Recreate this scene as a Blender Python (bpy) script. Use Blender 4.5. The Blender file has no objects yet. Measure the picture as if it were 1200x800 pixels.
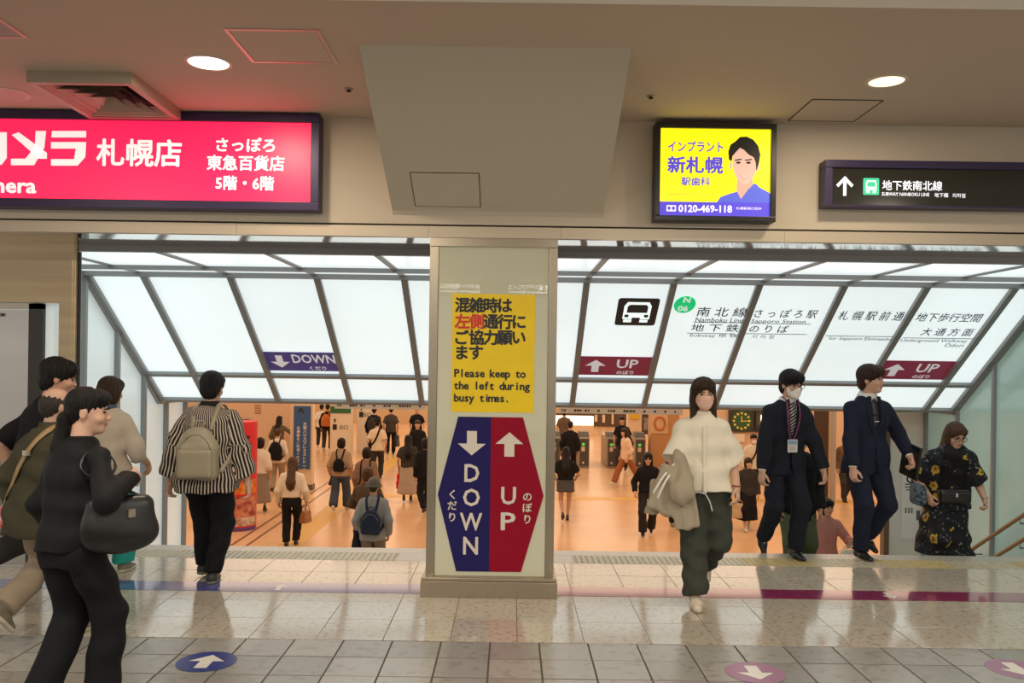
import bpy, bmesh, math, random
import numpy as np
from mathutils import Vector, Matrix

SC = bpy.context.scene
COL = SC.collection
R = math.radians
random.seed(7)
np.random.seed(7)

# ---------------------------------------------------------------- camera
CAM_H, FPX, HORIZON, ROLL = 1.72, 1000.0, 425.0, R(0.8)
cam = bpy.data.cameras.new('camera')
cam.sensor_width = 36.0
cam.lens = 36.0 * FPX / 1200.0
cam.shift_y = (HORIZON - 400.0) / 1200.0
cam.clip_end = 300
cam_ob = bpy.data.objects.new('camera', cam)
COL.objects.link(cam_ob)
cam_ob.location = (0, 0, CAM_H)
cam_ob.rotation_euler = (R(90), -ROLL, 0)
SC.camera = cam_ob

# ---------------------------------------------------------------- world, large lamps, exposure
world = bpy.data.worlds.new('hall_ambient')
SC.world = world
world.use_nodes = True
_bg = world.node_tree.nodes['Background']
_bg.inputs['Color'].default_value = (1.0, 0.94, 0.86, 1)
_bg.inputs['Strength'].default_value = 0.70

def area_lamp(name, loc, sx, sy, power, color, rot=(0, 0, 0)):
    l = bpy.data.lights.new(name, 'AREA')
    l.shape = 'RECTANGLE'; l.size = sx; l.size_y = sy
    l.energy = power; l.color = color
    o = bpy.data.objects.new(name, l)
    COL.objects.link(o); o.location = loc; o.rotation_euler = rot
    return o

WARM = (1.0, 0.82, 0.62)
# rows of warm ceiling lamps of the lower concourse
for _x in (-9.6, -3.2, 3.2, 9.6):
    for _y in (15.0, 22.0, 29.0, 36.0, 43.0):
        area_lamp('concourse_lamp', (_x, _y, 1.58), 5.6, 6.0, 120, WARM)
SC.view_settings.view_transform = 'Standard'
SC.view_settings.look = 'None'
SC.view_settings.gamma = 1.0
SC.view_settings.use_curve_mapping = False
SC.view_settings.exposure = 0.08

def at(px, py, d):
    """photo pixel + depth in metres -> point in the place"""
    x, y = px - 600.0, HORIZON - py
    c, s = math.cos(ROLL), math.sin(ROLL)
    return Vector(((x * c - y * s) * d / FPX, d, CAM_H + (x * s + y * c) * d / FPX))

# ---------------------------------------------------------------- materials
MATS = {}
def mat(name, col, rough=0.5, metal=0.0, emit=0.0, noise=0.0, nscale=8.0, bump=0.0, bscale=40.0,
        col2=None, rand=0.0, coat=0.0, spec=0.5, stretch=None, alpha=1.0, trans=0.0):
    if name in MATS:
        return MATS[name]
    m = bpy.data.materials.new(name)
    m.use_nodes = True
    nt = m.node_tree
    b = nt.nodes['Principled BSDF']
    c4 = (*col, 1.0)
    b.inputs['Base Color'].default_value = c4
    b.inputs['Roughness'].default_value = rough
    b.inputs['Metallic'].default_value = metal
    b.inputs['Specular IOR Level'].default_value = spec
    if coat:
        b.inputs['Coat Weight'].default_value = coat
        b.inputs['Coat Roughness'].default_value = 0.06
    if trans:
        b.inputs['Transmission Weight'].default_value = trans
    if emit:
        b.inputs['Emission Color'].default_value = c4
        b.inputs['Emission Strength'].default_value = emit
    src = None
    if noise or bump:
        tc = nt.nodes.new('ShaderNodeTexCoord')
        mp = nt.nodes.new('ShaderNodeMapping')
        if stretch:
            mp.inputs['Scale'].default_value = stretch
        nt.links.new(tc.outputs['Object'], mp.inputs['Vector'])
    if noise:
        n = nt.nodes.new('ShaderNodeTexNoise')
        n.inputs['Scale'].default_value = nscale
        n.inputs['Detail'].default_value = 5.0
        nt.links.new(mp.outputs['Vector'], n.inputs['Vector'])
        rp = nt.nodes.new('ShaderNodeValToRGB')
        rp.color_ramp.elements[0].position = 0.35
        rp.color_ramp.elements[1].position = 0.65
        d2 = col2 if col2 else tuple(max(0, c * (1 - noise)) for c in col)
        rp.color_ramp.elements[0].color = (*d2, 1)
        rp.color_ramp.elements[1].color = c4
        nt.links.new(n.outputs['Fac'], rp.inputs['Fac'])
        nt.links.new(rp.outputs['Color'], b.inputs['Base Color'])
        if emit:
            nt.links.new(rp.outputs['Color'], b.inputs['Emission Color'])
        src = rp.outputs['Color']
    if rand:
        oi = nt.nodes.new('ShaderNodeObjectInfo')
        hs = nt.nodes.new('ShaderNodeHueSaturation')
        ma = nt.nodes.new('ShaderNodeMapRange')
        ma.inputs['To Min'].default_value = 1 - rand
        ma.inputs['To Max'].default_value = 1 + rand
        nt.links.new(oi.outputs['Random'], ma.inputs['Value'])
        nt.links.new(ma.outputs['Result'], hs.inputs['Value'])
        if src:
            nt.links.new(src, hs.inputs['Color'])
        else:
            hs.inputs['Color'].default_value = c4
        nt.links.new(hs.outputs['Color'], b.inputs['Base Color'])
    if bump:
        n2 = nt.nodes.new('ShaderNodeTexNoise')
        n2.inputs['Scale'].default_value = bscale
        n2.inputs['Detail'].default_value = 4.0
        nt.links.new(mp.outputs['Vector'], n2.inputs['Vector'])
        bp = nt.nodes.new('ShaderNodeBump')
        bp.inputs['Strength'].default_value = bump
        bp.inputs['Distance'].default_value = 0.02
        nt.links.new(n2.outputs['Fac'], bp.inputs['Height'])
        nt.links.new(bp.outputs['Normal'], b.inputs['Normal'])
    MATS[name] = m
    return m

def srgb(r, g, b):
    f = lambda c: (c / 255 / 12.92) if c / 255 <= 0.04045 else ((c / 255 + 0.055) / 1.055) ** 2.4
    return (f(r), f(g), f(b))

# ---------------------------------------------------------------- object helpers
def link(name, me, m=None, parent=None):
    o = bpy.data.objects.new(name, me)
    COL.objects.link(o)
    if m is not None and me is not None and not me.materials:
        me.materials.append(m)
    if parent is not None:
        o.parent = parent
    return o

def tag(o, label, cat=None, group=None, kind=None):
    o['label'] = label
    if cat: o['category'] = cat
    if group: o['group'] = group
    if kind: o['kind'] = kind
    return o

def thing(name, label, cat, loc=(0, 0, 0), rz=0.0, group=None, kind=None):
    o = bpy.data.objects.new(name, None)
    COL.objects.link(o)
    o.empty_display_size = 0.1
    o.location = loc
    o.rotation_euler = (0, 0, rz)
    return tag(o, label, cat, group, kind)

class MB:
    """collects shapes for one mesh"""
    def __init__(s): s.v = []; s.f = []
    def add(s, vs, fs):
        n = len(s.v)
        s.v += [tuple(v) for v in vs]
        s.f += [tuple(i + n for i in f) for f in fs]
        return s
    def box(s, lo, hi, ch=0.0):
        x0, y0, z0 = lo; x1, y1, z1 = hi
        if ch <= 0:
            vs = [(x0,y0,z0),(x1,y0,z0),(x1,y1,z0),(x0,y1,z0),(x0,y0,z1),(x1,y0,z1),(x1,y1,z1),(x0,y1,z1)]
            return s.add(vs, [(0,3,2,1),(4,5,6,7),(0,1,5,4),(1,2,6,5),(2,3,7,6),(3,0,4,7)])
        bm = bmesh.new()
        bmesh.ops.create_cube(bm, size=1.0)
        for v in bm.verts:
            v.co = Vector(((x0+x1)/2 + v.co.x*(x1-x0), (y0+y1)/2 + v.co.y*(y1-y0), (z0+z1)/2 + v.co.z*(z1-z0)))
        bmesh.ops.bevel(bm, geom=list(bm.edges), offset=ch, segments=2, affect='EDGES', profile=0.6)
        bm.verts.index_update()
        s.add([v.co for v in bm.verts], [[v.index for v in f.verts] for f in bm.faces])
        bm.free()
        return s
    def bar(s, a, b, w, h, up=(0, 0, 1)):
        a, b = Vector(a), Vector(b)
        d = (b - a).normalized(); u = Vector(up)
        x = d.cross(u).normalized(); z = x.cross(d).normalized()
        vs = [p + x*sx*w/2 + z*sz*h/2 for p in (a, b) for sx, sz in ((-1,-1),(1,-1),(1,1),(-1,1))]
        return s.add(vs, [(0,1,2,3),(7,6,5,4),(0,4,5,1),(1,5,6,2),(2,6,7,3),(3,7,4,0)])
    def tube(s, pts, r, n=8, flat=1.0, up=(0, 0, 1), cap=True):
        pts = [Vector(p) for p in pts]
        rings = []
        for i, p in enumerate(pts):
            d = (pts[min(i+1, len(pts)-1)] - pts[max(i-1, 0)])
            d = d.normalized() if d.length > 1e-9 else Vector((0, 0, 1))
            u = Vector(up)
            if abs(d.dot(u)) > 0.96: u = Vector((0, 1, 0)) if abs(d.y) < .9 else Vector((1, 0, 0))
            x = d.cross(u).normalized(); z = x.cross(d).normalized()
            rr = r[i] if isinstance(r, (list, tuple)) else r
            rings.append([p + x*math.cos(2*math.pi*k/n)*rr + z*math.sin(2*math.pi*k/n)*rr*flat for k in range(n)])
        vs = [v for ring in rings for v in ring]
        fs = []
        for i in range(len(rings)-1):
            for k in range(n):
                a, b = i*n+k, i*n+(k+1) % n
                fs.append((a, b, b+n, a+n))
        if cap:
            fs.append(tuple(reversed(range(n)))); fs.append(tuple(range((len(rings)-1)*n, len(rings)*n)))
        return s.add(vs, fs)
    def cyl(s, c, r, h, n=24, axis='z', r2=None):
        c = Vector(c); r2 = r if r2 is None else r2
        ax = {'x': 0, 'y': 1, 'z': 2}[axis]
        def P(a, rr, t):
            q = [math.cos(a)*rr, math.sin(a)*rr]
            v = [0, 0, 0]; v[ax] = t; v[(ax+1) % 3] = q[0]; v[(ax+2) % 3] = q[1]
            return c + Vector(v)
        vs = [P(2*math.pi*k/n, r, 0) for k in range(n)] + [P(2*math.pi*k/n, r2, h) for k in range(n)]
        fs = [(k, (k+1) % n, (k+1) % n + n, k+n) for k in range(n)]
        fs += [tuple(reversed(range(n))), tuple(range(n, 2*n))]
        return s.add(vs, fs)
    def prism(s, poly, t, fn):
        """poly: 2D outline, t: thickness; fn(u,v,w) -> 3D point"""
        n = len(poly)
        vs = [fn(u, v, 0) for u, v in poly] + [fn(u, v, t) for u, v in poly]
        fs = [tuple(range(n)), tuple(reversed(range(n, 2*n)))]
        fs += [((k+1) % n, k, k+n, (k+1) % n + n) for k in range(n)]
        return s.add(vs, fs)
    def mesh(s, name, smooth=False, fix=True):
        me = bpy.data.meshes.new(name)
        me.from_pydata(s.v, [], s.f)
        if fix:
            bm = bmesh.new(); bm.from_mesh(me)
            bmesh.ops.recalc_face_normals(bm, faces=bm.faces)
            bm.to_mesh(me); bm.free()
        if smooth:
            me.polygons.foreach_set('use_smooth', [True]*len(me.polygons))
        me.update()
        return me
    def build(s, name, m, parent=None, smooth=False, fix=True):
        return link(name, s.mesh(name, smooth, fix), m, parent)

def struct(name, mb, m, label, smooth=False):
    o = mb.build(name, m, None, smooth)
    return tag(o, label, None, None, 'structure')

# ---------------------------------------------------------------- lettering
_TEXT = {}
def glyph_mesh(body, size, bold, align, mono=None, spacing=1.0, sx=1.0, thick=0.002, mirror=False):
    """flat print as slightly raised lettering in the XY plane, normal +Z"""
    vs, fs = [], []
    def grab(txt):
        cu = bpy.data.curves.new('lettering', 'FONT')
        cu.body = txt; cu.size = size; cu.space_character = spacing
        cu.resolution_u = 2
        ob = bpy.data.objects.new('lettering', cu)
        COL.objects.link(ob)
        dg = bpy.context.evaluated_depsgraph_get()
        me = bpy.data.meshes.new_from_object(ob.evaluated_get(dg))
        v = [tuple(p.co) for p in me.vertices]; f = [tuple(p.vertices) for p in me.polygons]
        bpy.data.meshes.remove(me); bpy.data.objects.remove(ob); bpy.data.curves.remove(cu)
        return v, f
    if mono:
        x = 0
        for ch in body:
            if ch != ' ':
                v, f = grab(ch)
                if v:
                    mid = (min(p[0] for p in v) + max(p[0] for p in v)) / 2
                    n = len(vs)
                    vs += [(p[0] - mid + x, p[1], 0) for p in v]; fs += [tuple(i+n for i in q) for q in f]
            x += mono
    else:
        vs, fs = grab(body)
    if not vs:
        return None, 0
    vs = [(p[0]*sx, p[1], 0) for p in vs]
    x0, x1 = min(p[0] for p in vs), max(p[0] for p in vs)
    y0, y1 = min(p[1] for p in vs), max(p[1] for p in vs)
    ox = {'L': x0, 'C': (x0+x1)/2, 'R': x1}[align]; oy = (y0+y1)/2
    vs = [(p[0]-ox, p[1]-oy, 0) for p in vs]
    offs = [(0, 0)]
    if bold:
        k = bold * size
        offs = [(math.cos(a*math.pi/4)*k, math.sin(a*math.pi/4)*k) for a in range(8)] + [(0, 0)]
    V, F = [], []
    for i, (dx, dy) in enumerate(offs):
        n = len(V)
        V += [(p[0]+dx, p[1]+dy, thick + i*0.00006) for p in vs]; F += [tuple(j+n for j in q) for q in fs]
    return (V, F), (x1-x0)

def text(body, name, parent, loc, ex, ey, size, m, bold=0.0, align='C', fit=None, **kw):
    """lettering placed with its own axes: ex reading direction, ey up; fit = (width, height) to squeeze into"""
    g, w = glyph_mesh(body, size, bold, align, **kw)
    if g is None: return None
    V, F = g
    if fit:
        xs = [p[0] for p in V]; ys = [p[1] for p in V]
        kx = fit[0] / (max(xs)-min(xs)) if fit[0] else 1
        ky = fit[1] / (max(ys)-min(ys)) if fit[1] else 1
        V = [(p[0]*kx, p[1]*ky, p[2]) for p in V]
    ex, ey = Vector(ex).normalized(), Vector(ey).normalized(); ez = ex.cross(ey)
    loc = Vector(loc)
    me = bpy.data.meshes.new(name)
    me.from_pydata([loc + ex*p[0] + ey*p[1] + ez*p[2] for p in V], [], F)
    me.update()
    return link(name, me, m, parent)
EX, EZ = (1, 0, 0), (0, 0, 1)
ARROW = [(-0.18, -0.5), (0.18, -0.5), (0.18, 0.02), (0.5, 0.02), (0, 0.5), (-0.5, 0.02), (-0.18, 0.02)]
def rrect(w, h, r, n=5):
    pts = []
    for cx, cy, a0 in ((w/2-r, h/2-r, 0), (-w/2+r, h/2-r, 90), (-w/2+r, -h/2+r, 180), (w/2-r, -h/2+r, 270)):
        pts += [(cx + r*math.cos(R(a0+90*i/n)), cy + r*math.sin(R(a0+90*i/n))) for i in range(n+1)]
    return pts
# ================================================================ THE SETTING
Z_CEIL, Y_WALL, Z_LOW = 3.51, 6.30, -1.63
Y_EDGE = 7.86
M_STEEL = mat('brushed_steel', (0.46, 0.40, 0.32), 0.28, 0.9, noise=0.12, nscale=3, stretch=(1, 1, 60))
M_STEEL_H = mat('brushed_steel_wall', (0.46, 0.35, 0.22), 0.3, 0.9, noise=0.15, nscale=2, stretch=(0.3, 0.3, 9))
M_ALU = mat('grey_aluminium', (0.30, 0.305, 0.305), 0.45, 0.3)
M_MIRROR = mat('polished_soffit', (0.62, 0.58, 0.53), 0.06, 1.0)
M_WALL = mat('beige_wall_paint', (0.62, 0.54, 0.42), 0.7, bump=0.05, bscale=200)
M_CEIL = mat('ceiling_paint', (0.60, 0.49, 0.38), 0.75, bump=0.05, bscale=200)
M_BLACK = mat('black_gap', (0.008, 0.008, 0.008), 0.7)
M_PANE = mat('luminous_pane', (0.80, 0.90, 0.92), 0.25, emit=0.76, noise=0.05, nscale=0.9)
M_WHITE_INK = mat('white_print', (0.85, 0.85, 0.83), 0.5)
M_DARK_INK = mat('dark_print', (0.012, 0.014, 0.018), 0.5)
M_GROUT = mat('grout', (0.09, 0.075, 0.055), 0.8)

def stone_mat(name, base, blot, scale, rough, rand, bump=0.02, ior=1.6):
    m = bpy.data.materials.new(name); m.use_nodes = True
    nt = m.node_tree; b = nt.nodes['Principled BSDF']
    tc = nt.nodes.new('ShaderNodeTexCoord'); oi = nt.nodes.new('ShaderNodeObjectInfo')
    add = nt.nodes.new('ShaderNodeVectorMath'); add.operation = 'ADD'
    mul = nt.nodes.new('ShaderNodeVectorMath'); mul.operation = 'SCALE'; mul.inputs['Scale'].default_value = 7.0
    cmb = nt.nodes.new('ShaderNodeCombineXYZ')
    for i in range(3): nt.links.new(oi.outputs['Random'], cmb.inputs[i])
    nt.links.new(cmb.outputs[0], mul.inputs[0])
    nt.links.new(tc.outputs['Object'], add.inputs[0]); nt.links.new(mul.outputs[0], add.inputs[1])
    n = nt.nodes.new('ShaderNodeTexNoise'); n.inputs['Scale'].default_value = scale; n.inputs['Detail'].default_value = 4
    nt.links.new(add.outputs[0], n.inputs['Vector'])
    rp = nt.nodes.new('ShaderNodeValToRGB')
    rp.color_ramp.elements[0].position = 0.36; rp.color_ramp.elements[0].color = (*blot, 1)
    rp.color_ramp.elements[1].position = 0.46; rp.color_ramp.elements[1].color = (*base, 1)
    nt.links.new(n.outputs['Fac'], rp.inputs['Fac'])
    hs = nt.nodes.new('ShaderNodeHueSaturation')
    ma = nt.nodes.new('ShaderNodeMapRange'); ma.inputs['To Min'].default_value = 1-rand; ma.inputs['To Max'].default_value = 1+rand
    nt.links.new(oi.outputs['Random'], ma.inputs['Value']); nt.links.new(ma.outputs['Result'], hs.inputs['Value'])
    nt.links.new(rp.outputs['Color'], hs.inputs['Color']); nt.links.new(hs.outputs['Color'], b.inputs['Base Color'])
    b.inputs['Roughness'].default_value = rough; b.inputs['IOR'].default_value = ior
    n2 = nt.nodes.new('ShaderNodeTexNoise'); n2.inputs['Scale'].default_value = 9
    nt.links.new(add.outputs[0], n2.inputs['Vector'])
    bp = nt.nodes.new('ShaderNodeBump'); bp.inputs['Strength'].default_value = bump; bp.inputs['Distance'].default_value = 0.02
    nt.links.new(n2.outputs['Fac'], bp.inputs['Height']); nt.links.new(bp.outputs['Normal'], b.inputs['Normal'])
    return m
M_MARBLE = stone_mat('cream_marble', (0.52, 0.47, 0.39), (0.40, 0.31, 0.21), 30, 0.10, 0.05, 0.012, 2.8)
M_MAT = stone_mat('grey_stone_tile', (0.30, 0.29, 0.265), (0.25, 0.235, 0.205), 14, 0.25, 0.13, 0.05, 1.75)
M_NOSING = stone_mat('pale_granite', (0.50, 0.47, 0.41), (0.36, 0.33, 0.27), 60, 0.30, 0.04, 0.03, 2.1)
M_TACT = stone_mat('tactile_tile', (0.50, 0.45, 0.33), (0.43, 0.37, 0.24), 20, 0.35, 0.06, 0.03)
M_TACT_Y = stone_mat('yellow_tactile_tile', (0.50, 0.40, 0.18), (0.45, 0.34, 0.14), 20, 0.4, 0.06, 0.03)

# ---- upper hall floor: slab + tiles laid piece by piece
fb = MB().box((-9, -9, -0.30), (9, Y_EDGE - 0.02, -0.004))
floor = struct('floor', fb, M_GROUT, 'tiled floor of the upper hall in front of the stairs')
def tile_mesh(w, d, g, name):
    m = MB(); c = 0.0035; x, y = w/2 - g, d/2 - g
    vs = [(-x,-y,-.02),(x,-y,-.02),(x,y,-.02),(-x,y,-.02),(-x,-y,-c*.1),(x,-y,-c*.1),(x,y,-c*.1),(-x,y,-c*.1),
          (-x+c,-y+c,0),(x-c,-y+c,0),(x-c,y-c,0),(-x+c,y-c,0)]
    m.add(vs, [(8,9,10,11),(4,5,9,8),(5,6,10,9),(6,7,11,10),(7,4,8,11),(0,1,5,4),(1,2,6,5),(2,3,7,6),(3,0,4,7)])
    return m.mesh(name)
TW = 0.415
t_marble = tile_mesh(TW, 0.42, 0.0022, 'marble_tile'); t_marble.materials.append(M_MARBLE)
for r in range(5):
    for c in range(-13, 15):
        o = link('marble_tile', t_marble, None, floor)
        o.location = (0.056 + (c + 0.5)*TW, 5.26 + 0.21 + 0.42*r, random.uniform(-.0004, .0004))
t_mat = tile_mesh(0.30, 0.30, 0.0055, 'stone_tile'); t_mat.materials.append(M_MAT)
for r in range(7):
    for c in range(-15, 16):
        o = link('stone_tile', t_mat, None, floor)
        o.location = (0.19 + (c + 0.5)*0.30, 5.255 - 0.15 - 0.30*r, random.uniform(-.0012, .0012))
mb = MB()
t_n = tile_mesh(0.83, 0.20, 0.0012, 'nosing_tile'); t_n.materials.append(M_NOSING)
for c in range(-7, 8):
    o = link('nosing_tile', t_n, None, floor); o.location = (0.056 + (c+.5)*0.83, Y_EDGE - 0.10, 0)
t_g = tile_mesh(0.415, 0.30, 0.0012, 'filler_tile'); t_g.materials.append(M_NOSING)
tm = MB(); x = 0.149
tm.box((-x, -x, -.02), (x, x, 0.0))
for i in range(6):
    for j in range(6):
        tm.cyl((-.125 + .05*i, -.125 + .05*j, 0), .0135, .005, 8, 'z', .009)
t_t = tm.mesh('tactile_tile'); t_t.materials.append(M_TACT)
t_ty = t_t.copy(); t_ty.materials.clear(); t_ty.materials.append(M_TACT_Y)
XL0, XL1, XR0, XR1 = -4.30, -0.98, 0.56, 5.40
for k in range(11):
    o = link('tactile_tile', t_t, None, floor); o.location = (XL1 - 0.15 - 0.30*k, 7.51, 0)
for k in range(16):
    me = t_ty if k in (5, 6, 9, 10, 13, 14, 15) else t_t
    o = link('tactile_tile', me, None, floor); o.location = (XR0 + 0.15 + 0.30*k, 7.51, 0)
for k in range(3):
    o = link('tactile_tile', t_ty, None, floor); o.location = (4.92 + 0.30*k, 7.205, 0.001)
for a, b in ((XL1, XR0), (-5.6, XL0), (XR1, 5.9)):
    n = max(1, round((b-a)/0.415)); w = (b-a)/n
    for k in range(n):
        o = link('filler_tile', t_g, None, floor); o.location = (a + (k+.5)*w, 7.51, 0); o.scale = (w/0.415, 1, 1)

# ---- printed bands and discs stuck on the floor
M_BAND_B = mat('blue_floor_film', (0.10, 0.11, 0.34), 0.13, coat=0.8)
M_BAND_R = mat('maroon_floor_film', (0.28, 0.03, 0.11), 0.13, coat=0.8)
M_FILM_W = mat('white_floor_film', (0.72, 0.70, 0.64), 0.25)
def flat_arrow(name, parent, cx, cy, sx, sy, z, ang, m):
    mb = MB(); c, s = math.cos(ang), math.sin(ang)
    mb.prism([(x*sx, y*sy) for x, y in ARROW], 0.0006, lambda u, v, w: (cx + u*c - v*s, cy + u*s + v*c, z + w))
    return mb.build(name, m, parent)
b1 = thing('floor_band', 'pale blue stripe film on the floor left of the pillar', 'floor stripe', (-2.7, 6.45, 0.001))
MB().box((-2.9, -0.13, 0), (2.04, 0.13, 0.0008)).build('film', M_BAND_B, b1)
flat_arrow('arrow', b1, (327-600+3.7)*6.42/1000 + 2.7, 0.0, 0.11, 0.17, 0.0009, 0, M_FILM_W)
b2 = thing('floor_band', 'maroon stripe film on the floor right of the pillar', 'floor stripe', (3.0, 6.45, 0.001))
MB().box((-2.64, -0.13, 0), (3.0, 0.13, 0.0008)).build('film', M_BAND_R, b2)
flat_arrow('arrow', b2, (1045-600+3.7)*6.42/1000 - 3.0, 0.0, 0.11, 0.17, 0.0009, math.pi, M_FILM_W)
M_DISC_B = mat('blue_disc_film', (0.035, 0.05, 0.22), 0.25)
M_DISC_P = mat('pink_disc_film', (0.33, 0.17, 0.27), 0.3)
for lab, px, py, m, ang in (('blue round floor sticker with arrow pointing toward the stairs', 242, 775, M_DISC_B, 0.0),
                        ('faded pink round floor sticker in front of the white-bloused woman', 885, 788, M_DISC_P, math.pi),
                        ('faded pink round floor sticker at the right edge', 1192, 784, M_DISC_P, math.pi)):
    d = CAM_H*1000/(py - HORIZON - (px-600)*0.014)
    X = (px - 600 + (py-425)*0.014)*d/1000
    t = thing('floor_sticker', lab, 'floor sticker', (X, d, 0.0012), 0, 'arrow stickers on the floor')
    MB().cyl((0, 0, 0), 0.165, 0.0008, 40).build('disc', m, t)
    flat_arrow('arrow', t, 0, 0, 0.20, 0.21, 0.0009, ang, M_FILM_W)

# ---- ceiling of the hall
cb = MB().box((-9, 4.22, Z_CEIL), (9, Y_WALL + 0.3, Z_CEIL + 0.2))
ceil_o = struct('ceiling', cb, M_CEIL, 'low beige ceiling of the upper hall')
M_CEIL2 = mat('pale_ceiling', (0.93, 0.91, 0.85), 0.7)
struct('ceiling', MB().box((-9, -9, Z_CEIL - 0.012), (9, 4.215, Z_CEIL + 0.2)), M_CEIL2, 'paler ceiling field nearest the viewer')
# sloping boxed-in soffit
sl = MB()
hw = 0.775; cx0 = -0.12
pts = [(4.85, Z_CEIL), (6.30, 2.80), (6.30, Z_CEIL), (4.85, Z_CEIL - 0.0)]
poly = [(4.84, Z_CEIL), (6.27, 2.83), (6.30, 2.80), (6.30, Z_CEIL)]
sl.add([(cx0-hw, y, z) for y, z in poly] + [(cx0+hw, y, z) for y, z in poly],
       [(0,1,2,3), (7,6,5,4), (0,4,5,1), (1,5,6,2), (2,6,7,3), (3,7,4,0)])
bulk = struct('trim_1', sl, mat('soffit_paint', (0.60, 0.54, 0.43), 0.7), 'sloping boxed soffit panel between ceiling and header wall')
def on_slope(u, v):  # v 0..1 from ceiling to wall
    return Vector((cx0 + u, 4.84 + (6.27-4.84)*v, Z_CEIL + (2.83-Z_CEIL)*v))
sn = Vector((0, -(Z_CEIL-2.83), -(6.27-4.84))).normalized()
hb = MB()
q = [on_slope(-0.60, 0.72), on_slope(-0.125, 0.72), on_slope(-0.125, 0.965), on_slope(-0.60, 0.965)]
for i in range(4):
    hb.bar(q[i] + sn*0.001, q[(i+1) % 4] + sn*0.001, 0.006, 0.004, sn)
hb.build('hatch_outline', mat('hatch_gap', (0.10, 0.085, 0.06), 0.8), bulk)
c_ = sum(q, Vector())/4
pan = MB(); q2 = [c_ + (p - c_)*0.985 for p in q]
pan.add([p + sn*0.0005 for p in q2] + [p + sn*0.003 for p in q2], [(0,1,2,3),(7,6,5,4),(0,4,5,1),(1,5,6,2),(2,6,7,3),(3,7,4,0)])
pan.build('hatch_panel', MATS['soffit_paint'], bulk)

# ceiling fittings
M_TRIM_P = mat('hatch_trim_metal', (0.66, 0.50, 0.44), 0.35, 0.5)
def hatch(label, x0, x1, y0, y1, m_trim, m_pan, w=0.022):
    t = thing('ceiling_hatch', label, 'ceiling hatch', ((x0+x1)/2, (y0+y1)/2, Z_CEIL), 0, 'ceiling hatches')
    a, b = (x1-x0)/2, (y1-y0)/2
    fr = MB()
    fr.box((-a, -b, -.006), (a, -b+w, 0)).box((-a, b-w, -.006), (a, b, 0)).box((-a, -b+w, -.006), (-a+w, b-w, 0)).box((a-w, -b+w, -.006), (a, b-w, 0))
    fr.build('frame', m_trim, t)
    MB().box((-a+w+.003, -b+w+.003, -.004), (a-w-.003, b-w-.003, 0)).build('panel', m_pan, t)
hatch('square access hatch with pinkish metal trim between downlight and soffit', -1.59, -1.07, 4.62, 5.14, M_TRIM_P, M_CEIL)
hatch('plain access hatch above the dark subway direction sign', 1.98, 2.46, 5.70, 6.20, mat('hatch_gap', (0, 0, 0)), M_CEIL, 0.006)
hatch('greenish hatch in the upper left corner', -3.3, -2.74, 4.25, 4.80, M_TRIM_P, mat('green_hatch', (0.28, 0.34, 0.27), 0.4))
def lathe(prof, n=28):
    mb = MB()
    vs = [(r*math.cos(2*math.pi*k/n), r*math.sin(2*math.pi*k/n), z) for r, z in prof for k in range(n)]
    fs = [(i*n+k, i*n+(k+1) % n, (i+1)*n+(k+1) % n, (i+1)*n+k) for i in range(len(prof)-1) for k in range(n)]
    return mb.add(vs, fs)
def downlight(label, X, Y, r, col, emit, spot):
    t = thing('downlight', label, 'ceiling lamp', (X, Y, Z_CEIL), 0, 'recessed ceiling downlights')
    lathe([(r+.02, 0), (r+.018, -.006), (r, -.008), (r-.004, -.001)]).build('ring', mat('downlight_ring', (0.75, 0.62, 0.52), 0.35), t, True)
    MB().cyl((0, 0, -0.0045), r-.002, 0.003, 32).build('diffuser', mat('lamp_' + label[:6].replace(' ', '_'), col, 0.5, emit=emit), t)
    if spot:
        l = bpy.data.lights.new('downlight_lamp', 'AREA'); l.shape = 'DISK'; l.size = 2*r; l.energy = spot; l.color = (1, 0.83, 0.62)
        o = bpy.data.objects.new('downlight_lamp', l); COL.objects.link(o); o.parent = t; o.location = (0, 0, -0.02)
downlight('bright white downlight left of the sloping soffit', -1.86, 5.16, 0.12, (1, 0.95, 0.88), 6, 22)
downlight('yellowish downlight right of the yellow sign', 2.31, 5.32, 0.107, (1, 0.86, 0.52), 1.6, 16)
downlight('unlit downlight at the left edge above the red sign', -3.46, 5.82, 0.12, (0.6, 0.48, 0.42), 0, 0)
for X in (-4.4, -1.5, 1.5, 4.4):       # unseen lamps added to light the hall, overhead and behind the viewer
    for Y in (2.2, -1.2):
        l = bpy.data.lights.new('hall_fill_lamp', 'AREA'); l.shape = 'DISK'; l.size = 0.3; l.energy = 56; l.color = (1, 0.90, 0.76)
        o = bpy.data.objects.new('hall_fill_lamp', l); COL.objects.link(o); o.location = (X, Y, Z_CEIL - 0.03)
for lab, X, Y in (('small dark sprinkler head left of the soffit', -1.10, 5.62), ('small dark sprinkler head right of the soffit', 0.90, 5.68)):
    t = thing('sprinkler', lab, 'sprinkler', (X, Y, Z_CEIL), 0, 'sprinkler heads')
    lathe([(.03, 0), (.028, -.006), (.014, -.01)]).build('rosette', mat('sprinkler_rosette', (0.35, 0.28, 0.2), 0.4, 0.5), t, True)
    lathe([(.008, -.004), (.008, -.014), (.016, -.017), (.016, -.020), (0.001, -.020)], 12).build('nozzle', M_BLACK, t, True)
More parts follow.
